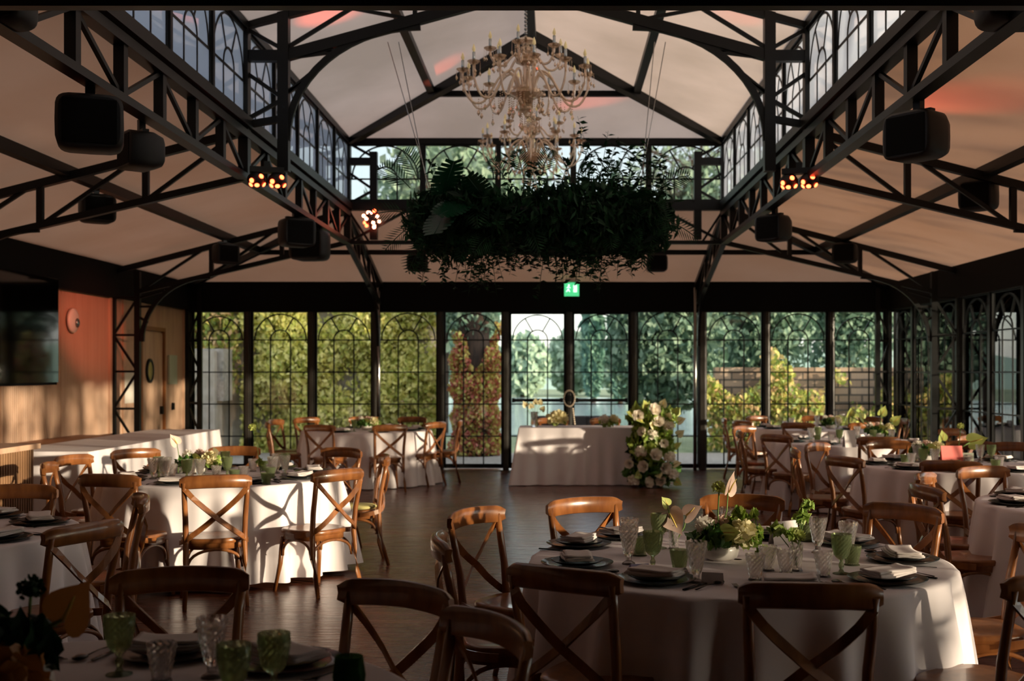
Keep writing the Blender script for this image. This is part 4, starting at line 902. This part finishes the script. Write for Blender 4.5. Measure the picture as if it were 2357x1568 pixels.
for x, z, d in ((-.12,.30,(-.5,-.2,.9)), (.02,.34,(0,-.3,1)), (.08,.33,(.2,-.2,1)), (-.04,.28,(-.2,-.4,.8)), (.11,.24,(.5,-.3,.8))): anthurium(r, (x, 0, z), d, .11, 'petal_cream', 0, (0,0,.1))
r = empty('sphere_vase', (.05, 16.55, .81)); tag(r, 'round pale glass vase packed with small blooms on the head table', 'flowers'); ruffle(r, 'gypsophila', (0,0,.13), .12, 'petal_cream', 110, (1.2,1,.85)); leaves(r, (0,0,.10), (.14,.1,.08), 60, 'leaf_light', .04)
r = empty('flower_bowl', (.72, 16.6, .81)); tag(r, 'low cream flower bowl beside the tall cascade on the head table', 'flowers'); ruffle(r, 'hydrangea_bloom', (0,0,.10), .07, 'petal_white', 70); ruffle(r, 'hydrangea_bloom', (.14,0,.12), .06, 'petal_cream', 60); leaves(r, (.05,0,.06), (.16,.08,.05), 90, 'leaf_light', .04)
# cards and picture
def card(px, py, w_, h_, m, label, rz=0.0, tilt=.35, nm='place_card', Z=TZ):
    p = W(px, py, Z=Z); f = MB(); t = h_*math.tan(tilt)
    f.add([(-w_/2,-t,0),(w_/2,-t,0),(w_/2,0,h_),(-w_/2,0,h_),(-w_/2,t,0),(w_/2,t,0)], [(0,1,2,3),(3,2,5,4)]); f.add([(-w_/2,-t+.002,0),(w_/2,-t+.002,0),(w_/2,.001,h_-.002),(-w_/2,.001,h_-.002),(-w_/2,t-.002,0),(w_/2,t-.002,0)], [(3,2,1,0),(4,5,2,3)])
    o = f.build(nm, m, loc=(p.x, p.y, Z+.001)); o.rotation_euler = (0,0,rz); tag(o, label, 'card', 'place cards' if nm == 'place_card' else None); return o
card(1640, 1345, .085, .045, 'paper', 'folded place card beside the crystal goblet and front napkin', -.3)
card(1862, 1350, .085, .045, 'paper', 'folded place card with dark script beside the crystal tumbler', .05)
card(1472, 1318, .08, .035, 'lavender_card', 'lavender place card between plate and green goblet', .25, 1.0)
card(2190, 1080, .19, .20, 'pink_lit_card', 'tall folded card lit pink on the table with flowers', .1, .2, 'menu_card')
card(1955, 1030, .13, .19, 'paper', 'tall grey folded card on the second table from the far corner', .2, .2, 'menu_card')
card(1805, 1252, .16, .11, 'paper', 'blank folded card behind the bud vase sprigs', .5, .2, 'menu_card')
p = W(2225, 1080, Z=TZ); r = empty('picture_frame', (p.x, p.y, TZ)); r.rotation_euler = (-.15,0,-.2); tag(r, 'small framed portrait standing beside the pink-lit card', 'picture frame'); MB().box((0,0,.07), (.12,.012,.14)).build('frame', 'notice', r); MB().box((0,-.008,.07), (.09,.004,.11)).build('photo', 'photo_print', r)

# ------------------------------------------------------------------ chandeliers
def build_chandelier():
    r = empty('crystal_chandelier'); g = 'chandelier_glass'; q = random.Random(5)
    f = MB(); z = .0
    while z < 1.35: f.lathe([(.010, z), (.016, z+.012), (.010, z+.024)], 6, c=(0,0,.42)); z += .034
    f.build('chain', 'chrome', r)
    MB().lathe([(.02,.50),(.07,.48),(.085,.455),(.04,.44),(.03,.42),(.06,.40),(.065,.37),(.03,.35),(.035,.32),(.085,.29),(.09,.27),(.03,.24),(.028,.10),(.05,.07),(.06,.05),(.12,.03),(.15,.005),(.15,-.015),(.10,-.04),(.05,-.06),(.04,-.09),(.075,-.12),(.07,-.15),(.03,-.17),(.015,-.20),(.0001,-.22)], 24, smooth=False).build('centre_column', g, r)
    arms = [(.56, 12, .18, 0), (.33, 6, .36, .2)]
    for R, n, zc, off in arms:
        for i in range(n):
            a = 2*PI*i/n+off; c, s_ = math.cos(a), math.sin(a)
            P = [(.05,-.10),(.12,.04+zc*.7),(.22,.04+zc*.6),(.30,-.16+zc),(.38,-.27+zc),(.48,-.27+zc),(.555,-.14+zc),(R,.0+zc)]
            if R < .5: P = [(.03,-.10+zc),(.08,-.02+zc),(.14,-.06+zc),(.20,-.13+zc),(.27,-.13+zc),(.32,-.07+zc),(R,.0+zc)]
            f = MB(); f.tube(smooth_path([(p*c, p*s_, z) for p, z in P], 3), .011, 6); am = f.build('arm', g, r)
            MB().lathe([(.01,-.015),(.035,-.01),(.058,.010),(.055,.014),(.03,.0),(.01,-.005)], 14, c=(R*c, R*s_, zc), smooth=False).build('drip_pan', g, am)
            MB().lathe([(.0001,0),(.013,0),(.013,.085),(.0001,.085)], 8, c=(R*c, R*s_, zc+.005)).build('candle_tube', 'candle_chrome', am)
            MB().lathe([(.006,0),(.016,.018),(.014,.035),(.0015,.07)], 8, c=(R*c, R*s_, zc+.09)).build('bulb', 'bulb_glass', am)
            for k in range(5):
                dm = MB(); b = a+(k-2)*1.2; px_, py_ = R*c+.055*math.cos(b), R*s_+.055*math.sin(b); L = .03+.05*q.random(); dm.lathe([(.0015,0),(.0015,-L)], 4, c=(px_,py_,zc)); dm.lathe([(.001,0),(.009,-.012),(.012,-.026),(.001,-.045)], 6, c=(px_,py_,zc-L), smooth=False); dm.build('crystal_drop', g, am)
    f = MB()
    for R, n, z0, L in ((.05,8,-.10,.22),(.15,14,-.01,.14),(.42,14,-.07,.10),(.28,10,-.02,.10),(.09,8,.44,.10)):
        for i in range(n):
            a = 2*PI*i/n; x, y = R*math.cos(a), R*math.sin(a); ll = L*q.uniform(.7,1.1); k = 0.0
            while k < ll: f.ball((x,y,z0-k), .006, 4); k += .02
            f.lathe([(.001,0),(.010,-.015),(.016,-.035),(.001,-.06)], 6, c=(x,y,z0-ll), smooth=False)
    o = f.build('crystal_strands', g, r); o['kind'] = 'stuff'
    return r
spawn('chandelier', build_chandelier, (XC, 10.3, 4.08), .15, 'large crystal chandelier on a chain in front of its twin', 'chandelier', 'crystal chandeliers')
spawn('chandelier', build_chandelier, (XC, 13.2, 4.05), .5, 'crystal chandelier hanging behind the greenery ring', 'chandelier', 'crystal chandeliers')
# ------------------------------------------------------------------ hanging greenery ring
gy = 9.9; GX = -.15
r = empty('hanging_greenery', (GX, gy, 2.90)); tag(r, 'long hanging ring of dark ferns, monstera and trailing leaves under the chandeliers', 'hanging plant')
MB().sweep([(1.0*math.cos(2*PI*i/40), .62*math.sin(2*PI*i/40), 0) for i in range(40)], [(-.03,-.03),(.03,-.03),(.03,.03),(-.03,.03)], closed=True).build('ring_frame', 'black_steel', r)
for s in (-1, 1):
    for u in (-1, 1): MB().tube([(s*.85, u*.3, 0), (XC-GX+s*(1.22+.05*u), 10.6-gy, 1.72-.0*u)], .004, 5).build('suspension_wire', 'chrome', r)
f = MB(); pts = []
for k in range(15000):
    a = rnd.uniform(0, 2*PI); b = rnd.uniform(0, 2*PI); lump = 1+.22*math.sin(a*5+1)+.15*math.sin(a*9+b*2); rad = .29*lump*rnd.random()**.4*(1.35 if rnd.random() < .12 else 1)
    pts.append(Vector(((.90+rad*.75*math.cos(b))*math.cos(a), (.55+rad*.7*math.cos(b))*math.sin(a), -.02+rad*.74*math.sin(b)+.03*math.sin(a*5))))
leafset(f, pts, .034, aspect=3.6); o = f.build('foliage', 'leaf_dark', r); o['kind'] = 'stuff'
def frond(parent, p, d, L, n=16, m='leaf_dark', name='palm_frond', droop=.30, lw=.020):
    f = MB(); p = Vector(p); d = Vector(d).normalized(); side = d.cross(Vector((0,-1,.15))); side = side.normalized() if side.length > .05 else Vector((1,0,0)); P = []
    for i in range(n+1): t = i/n; P.append(p+d*(L*t)+Vector((0,0,-droop*L*t*t)))
    f.tube(P, .004, 4)
    for i in range(2, n+1):
        t = i/n; ll = L*.42*math.sin(PI*(.15+.8*t))**.8; tg = (P[i]-P[i-1]).normalized()
        for s_ in (-1, 1):
            e = P[i]+(side*s_*.9+tg*.75).normalized()*ll+Vector((0,0,-.12*ll)); mid = P[i].lerp(e, .45); w2 = tg*lw*.5
            f.add([P[i], mid+w2, e, mid-w2], [(0,1,2,3)], False)
    return f.build(name, m, parent)
def monstera(parent, p, d, L, roll):
    M = orient(p, d, roll); f = MB(); n = 9
    for s_ in (-1, 1):
        for i in range(n):
            t = i/n; y0 = L*t; wd_ = L*.5*math.sin(PI*(.18+.78*t))**.6; a = .25+.75*t; tip = Vector((s_*wd_, y0+L*.20*a-L*.03, .02)); y1 = y0+L/n*.9
            f.add([M @ Vector(v) for v in ((0,y0,0.01), tip-Vector((0,L*.052,0)), tip+Vector((0,L*.04,.0)), (0,y1+L*.03,.01))], [(0,1,2,3) if s_ > 0 else (3,2,1,0)], False)
    f.tube([M @ Vector((0,-.15,0)), M @ Vector((0,L,.01))], .004, 4); return f.build('monstera_leaf', 'monstera', parent)
def sprig(parent, P, n, m, size=.05, name='leaf_sprig'):
    f = MB(); P = [Vector(p) for p in P]; f.tube(P, .0028, 4, scales=[1]*(len(P)-1)+[.4])
    for k in range(n):
        t = (k+1)/(n+1)*(len(P)-1); i = int(t); b = P[i].lerp(P[min(i+1, len(P)-1)], t-i); a = rnd.uniform(0, 2*PI); d = Vector((math.cos(a), math.sin(a)*.6, rnd.uniform(-.5,.6))).normalized()
        M = orient(b, d, rnd.uniform(-1,1)); s_ = size*rnd.uniform(.7,1.2); f.add([M @ Vector(v) for v in ((0,0,0),(s_*.2,s_*.45,.004),(0,s_,0),(-s_*.2,s_*.45,.004))], [(0,1,2,3)], False)
    return f.build(name, m, parent)
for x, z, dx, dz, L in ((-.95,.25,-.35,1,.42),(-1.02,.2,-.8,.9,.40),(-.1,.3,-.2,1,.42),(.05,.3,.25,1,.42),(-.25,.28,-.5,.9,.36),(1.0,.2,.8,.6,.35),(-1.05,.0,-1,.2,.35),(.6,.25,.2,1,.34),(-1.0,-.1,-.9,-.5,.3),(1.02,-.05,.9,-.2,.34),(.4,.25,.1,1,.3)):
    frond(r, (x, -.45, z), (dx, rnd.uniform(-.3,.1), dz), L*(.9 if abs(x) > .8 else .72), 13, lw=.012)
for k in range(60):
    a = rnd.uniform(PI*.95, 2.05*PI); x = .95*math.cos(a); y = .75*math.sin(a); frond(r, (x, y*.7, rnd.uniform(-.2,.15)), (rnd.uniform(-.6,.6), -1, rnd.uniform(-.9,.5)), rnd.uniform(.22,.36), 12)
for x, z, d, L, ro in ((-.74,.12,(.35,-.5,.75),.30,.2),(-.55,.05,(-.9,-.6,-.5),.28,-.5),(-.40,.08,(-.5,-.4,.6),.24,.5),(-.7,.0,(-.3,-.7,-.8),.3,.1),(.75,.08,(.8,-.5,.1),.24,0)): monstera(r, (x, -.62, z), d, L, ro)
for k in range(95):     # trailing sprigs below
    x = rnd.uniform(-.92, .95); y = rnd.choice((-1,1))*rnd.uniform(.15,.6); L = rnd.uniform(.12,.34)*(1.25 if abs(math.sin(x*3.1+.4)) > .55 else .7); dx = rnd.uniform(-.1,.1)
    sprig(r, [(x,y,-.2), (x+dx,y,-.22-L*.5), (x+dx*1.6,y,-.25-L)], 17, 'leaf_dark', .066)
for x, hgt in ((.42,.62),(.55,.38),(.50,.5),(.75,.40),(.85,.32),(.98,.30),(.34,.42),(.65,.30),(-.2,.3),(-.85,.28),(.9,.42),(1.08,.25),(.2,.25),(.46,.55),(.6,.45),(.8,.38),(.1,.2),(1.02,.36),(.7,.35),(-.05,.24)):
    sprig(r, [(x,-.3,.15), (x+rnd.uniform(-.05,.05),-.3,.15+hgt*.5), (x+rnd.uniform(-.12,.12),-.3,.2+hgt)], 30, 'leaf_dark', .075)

# ------------------------------------------------------------------ speakers, stage lights, exit sign
def build_speaker():
    r = empty('hanging_speaker'); n = 24; f = MB(); V = []
    for (y, q) in ((-.14,.90),(-.13,1.0),(.05,1.0),(.13,.80),(.15,.6)):
        for i in range(n):
            a = 2*PI*i/n; e = .38; c, s_ = math.cos(a), math.sin(a); V.append((.17*q*math.copysign(abs(c)**e, c), y, .145*q*math.copysign(abs(s_)**e, s_)))
    f.add(V, [(k*n+i, k*n+(i+1) % n, (k+1)*n+(i+1) % n, (k+1)*n+i) for k in range(4) for i in range(n)], True); f.add(V[:n], [tuple(reversed(range(n)))]); f.add(V[-n:], [tuple(range(n))])
    f.build('speaker_body', 'speaker_black', r)
    MB().box((0,-.142,0), (.27,.006,.23)).build('grille', 'black_matte', r); MB().box((0,0,.19), (.05,.05,.12)).box((0,0,.155), (.2,.05,.02)).build('bracket', 'black_steel', r)
    return r
SP = [(-2.86,7.15,3.12,.35,1.15,'large black speaker under the beam nearest the bar'),(-2.9,8.15,3.15,-.9,.9,'black speaker hung just behind the large one over the bar'),(2.36,7.5,3.12,-.9,1.05,'black speaker under the beam on the glass-wall side'),(3.97,10.8,3.24,-.7,.95,'black speaker on the roof purlin above the table with the pink-lit card'),
      (3.97,15.8,3.22,-.4,.95,'small black speaker on the roof purlin near the far corner'),(2.4,12.6,3.16,-.8,1.0,'black speaker at the lantern beam by the disco light bar'),(-4.5,11.4,3.2,.6,.95,'black speaker on the purlin above the black screen'),(-4.46,15.7,3.2,.7,.95,'small black speaker on the purlin nearer the porthole door'),
      (-2.9,13.0,3.16,.6,1.1,'black speaker under the lantern beam just before the bigger one'),(-2.95,14.1,3.14,-.2,1.3,'bigger black speaker facing the dance floor by the back post'),(-2.05,17.45,3.24,0,.9,'black speaker on the back purlin beyond the fern tips'),(1.55,17.45,3.24,0,.9,'black speaker on the back purlin beside the hanging exit sign'),
      (-2.86,5.95,3.52,.0,1.1,'dark box speaker high at the front beam over the bar side'),(2.36,5.95,3.52,0,1.1,'dark box speaker high at the front beam over the glass side')]
for x, y, z, a, s_, lb in SP: spawn('speaker', build_speaker, (x, y, z), a, lb, 'speaker', 'black hanging speakers', s_)
def build_led():
    r = empty('stage_light'); MB().box((0,0,.09), (.30,.10,.05)).box((0,0,.13), (.05,.05,.08)).build('mount_bar', 'black_steel', r)
    for k in (-1, 1):
        hd = MB(); hd.ball((k*.09,0,0), .085, 10, (1,1,.85)); h = hd.build('lamp_head', 'speaker_black', r)
        for j, (dx, dy, dz) in enumerate(((-.045,-.07,-.02),(.035,-.072,.02),(.0,-.05,-.055),(.06,-.03,-.045),(-.05,-.03,-.05))):
            M = orient(Vector((k*.09+dx*1.05, dy*1.06, dz*1.05)), (dx, dy, dz)) @ Matrix.Rotation(-PI/2, 4, 'X'); f = MB(); f.lathe([(.0001,.006),(.018,.004),(.022,.0)], 12); f.xf(M); f.build('lens', 'led_red', h)
    return r
spawn('led', build_led, (-2.60, 10.5, 3.34), .3, 'black twin-head disco light with red lenses on the bar-side beam', 'stage light', 'disco lights')
spawn('led', build_led, (2.22, 10.5, 3.33), -.3, 'black twin-head disco light with red lenses on the glass-side beam', 'stage light', 'disco lights')
r = empty('led_ball', (-2.48, 15.75, 3.68)); tag(r, 'round cluster of glowing red and white lamps at the back post', 'stage light'); MB().ball((0,0,0), .09, 10).build('ball_body', 'speaker_black', r); MB().box((0,0,.12), (.04,.04,.1)).build('mount', 'black_steel', r)
for i in range(14):
    a = i*2.4; zz = 1-2*(i+.5)/14; q = math.sqrt(1-zz*zz); MB().ball((.11*q*math.cos(a), .11*q*math.sin(a)-.01, .12*zz), .024, 6).build('lens', 'led_warm' if i % 3 else 'led_red', r)
r = empty('exit_sign', (.285, 18.6, 2.83)); tag(r, 'small green emergency exit sign hanging over the garden doors', 'sign')
MB().box((0,0,.10), (.24,.02,.22)).build('sign_panel', 'exit_green', r); MB().box((0,0,.25), (.20,.05,.06)).build('sign_housing', 'porcelain', r)
f = MB(); f.ball((-.045,-.014,.165), .014, 6, (1,.3,1)); f.bar((-.045,-.014,.15), (-.055,-.014,.10), .006, .026); f.bar((-.05,-.014,.14), (-.02,-.014,.12), .006, .01); f.bar((-.05,-.014,.145), (-.08,-.014,.12), .006, .01); f.bar((-.055,-.014,.10), (-.03,-.014,.06), .006, .014); f.bar((-.055,-.014,.10), (-.085,-.014,.06), .006, .014); f.box((.055,-.014,.11), (.055,.006,.11)); f.build('running_figure', 'exit_white', r)
for x in (-.08, .08): MB().tube([(x,0,.28), (x,0,.42)], .003, 4).build('hanger', 'chrome', r)
# coloured beams of the disco lights
def spot(src, dst, power, size, color=(1, .12, .06)):
    l = bpy.data.lights.new('disco_beam', 'SPOT'); l.energy = power; l.color = color; l.spot_size = math.radians(size); l.spot_blend = .9; l.shadow_soft_size = .02
    o = bpy.data.objects.new('disco_beam', l); COL.objects.link(o); o.location = src; o.rotation_euler = (Vector(dst)-Vector(src)).to_track_quat('-Z', 'Y').to_euler()
A_, B_ = Vector((-2.60, 10.5, 3.2)), Vector((2.22, 10.5, 3.2)); A2, B2 = Vector((-2.3, 10.72, 3.6)), Vector((1.92, 10.72, 3.6))
spot(A2, (-2.15, 10.98, 4.95), 60, 30); spot(A_, (XL, 15.2, 2.2), 480, 17, (1, .22, .13)); spot(B2, (1.72, 10.95, 4.95), 20, 26); spot(B_, (3.2, 9.05, 3.75), 60, 26)
spot(B_, W(850, 1253, Z=0), 500, 2.4); spot(A_, W(155, 1208, Z=.46), 500, 4.5); spot(B_, W(2190, 1047, Y=9.9), 200, 4.2, (1, .25, .22)); spot(Vector((-2.30, 15.55, 3.82)), (-1.38, 13.9, 5.15), 160, 9); spot(Vector((-2.30, 15.6, 3.82)), (.2, 15.0, 4.98), 320, 8); spot(B_, W(1720, 1120, Y=14.9), 200, 4)
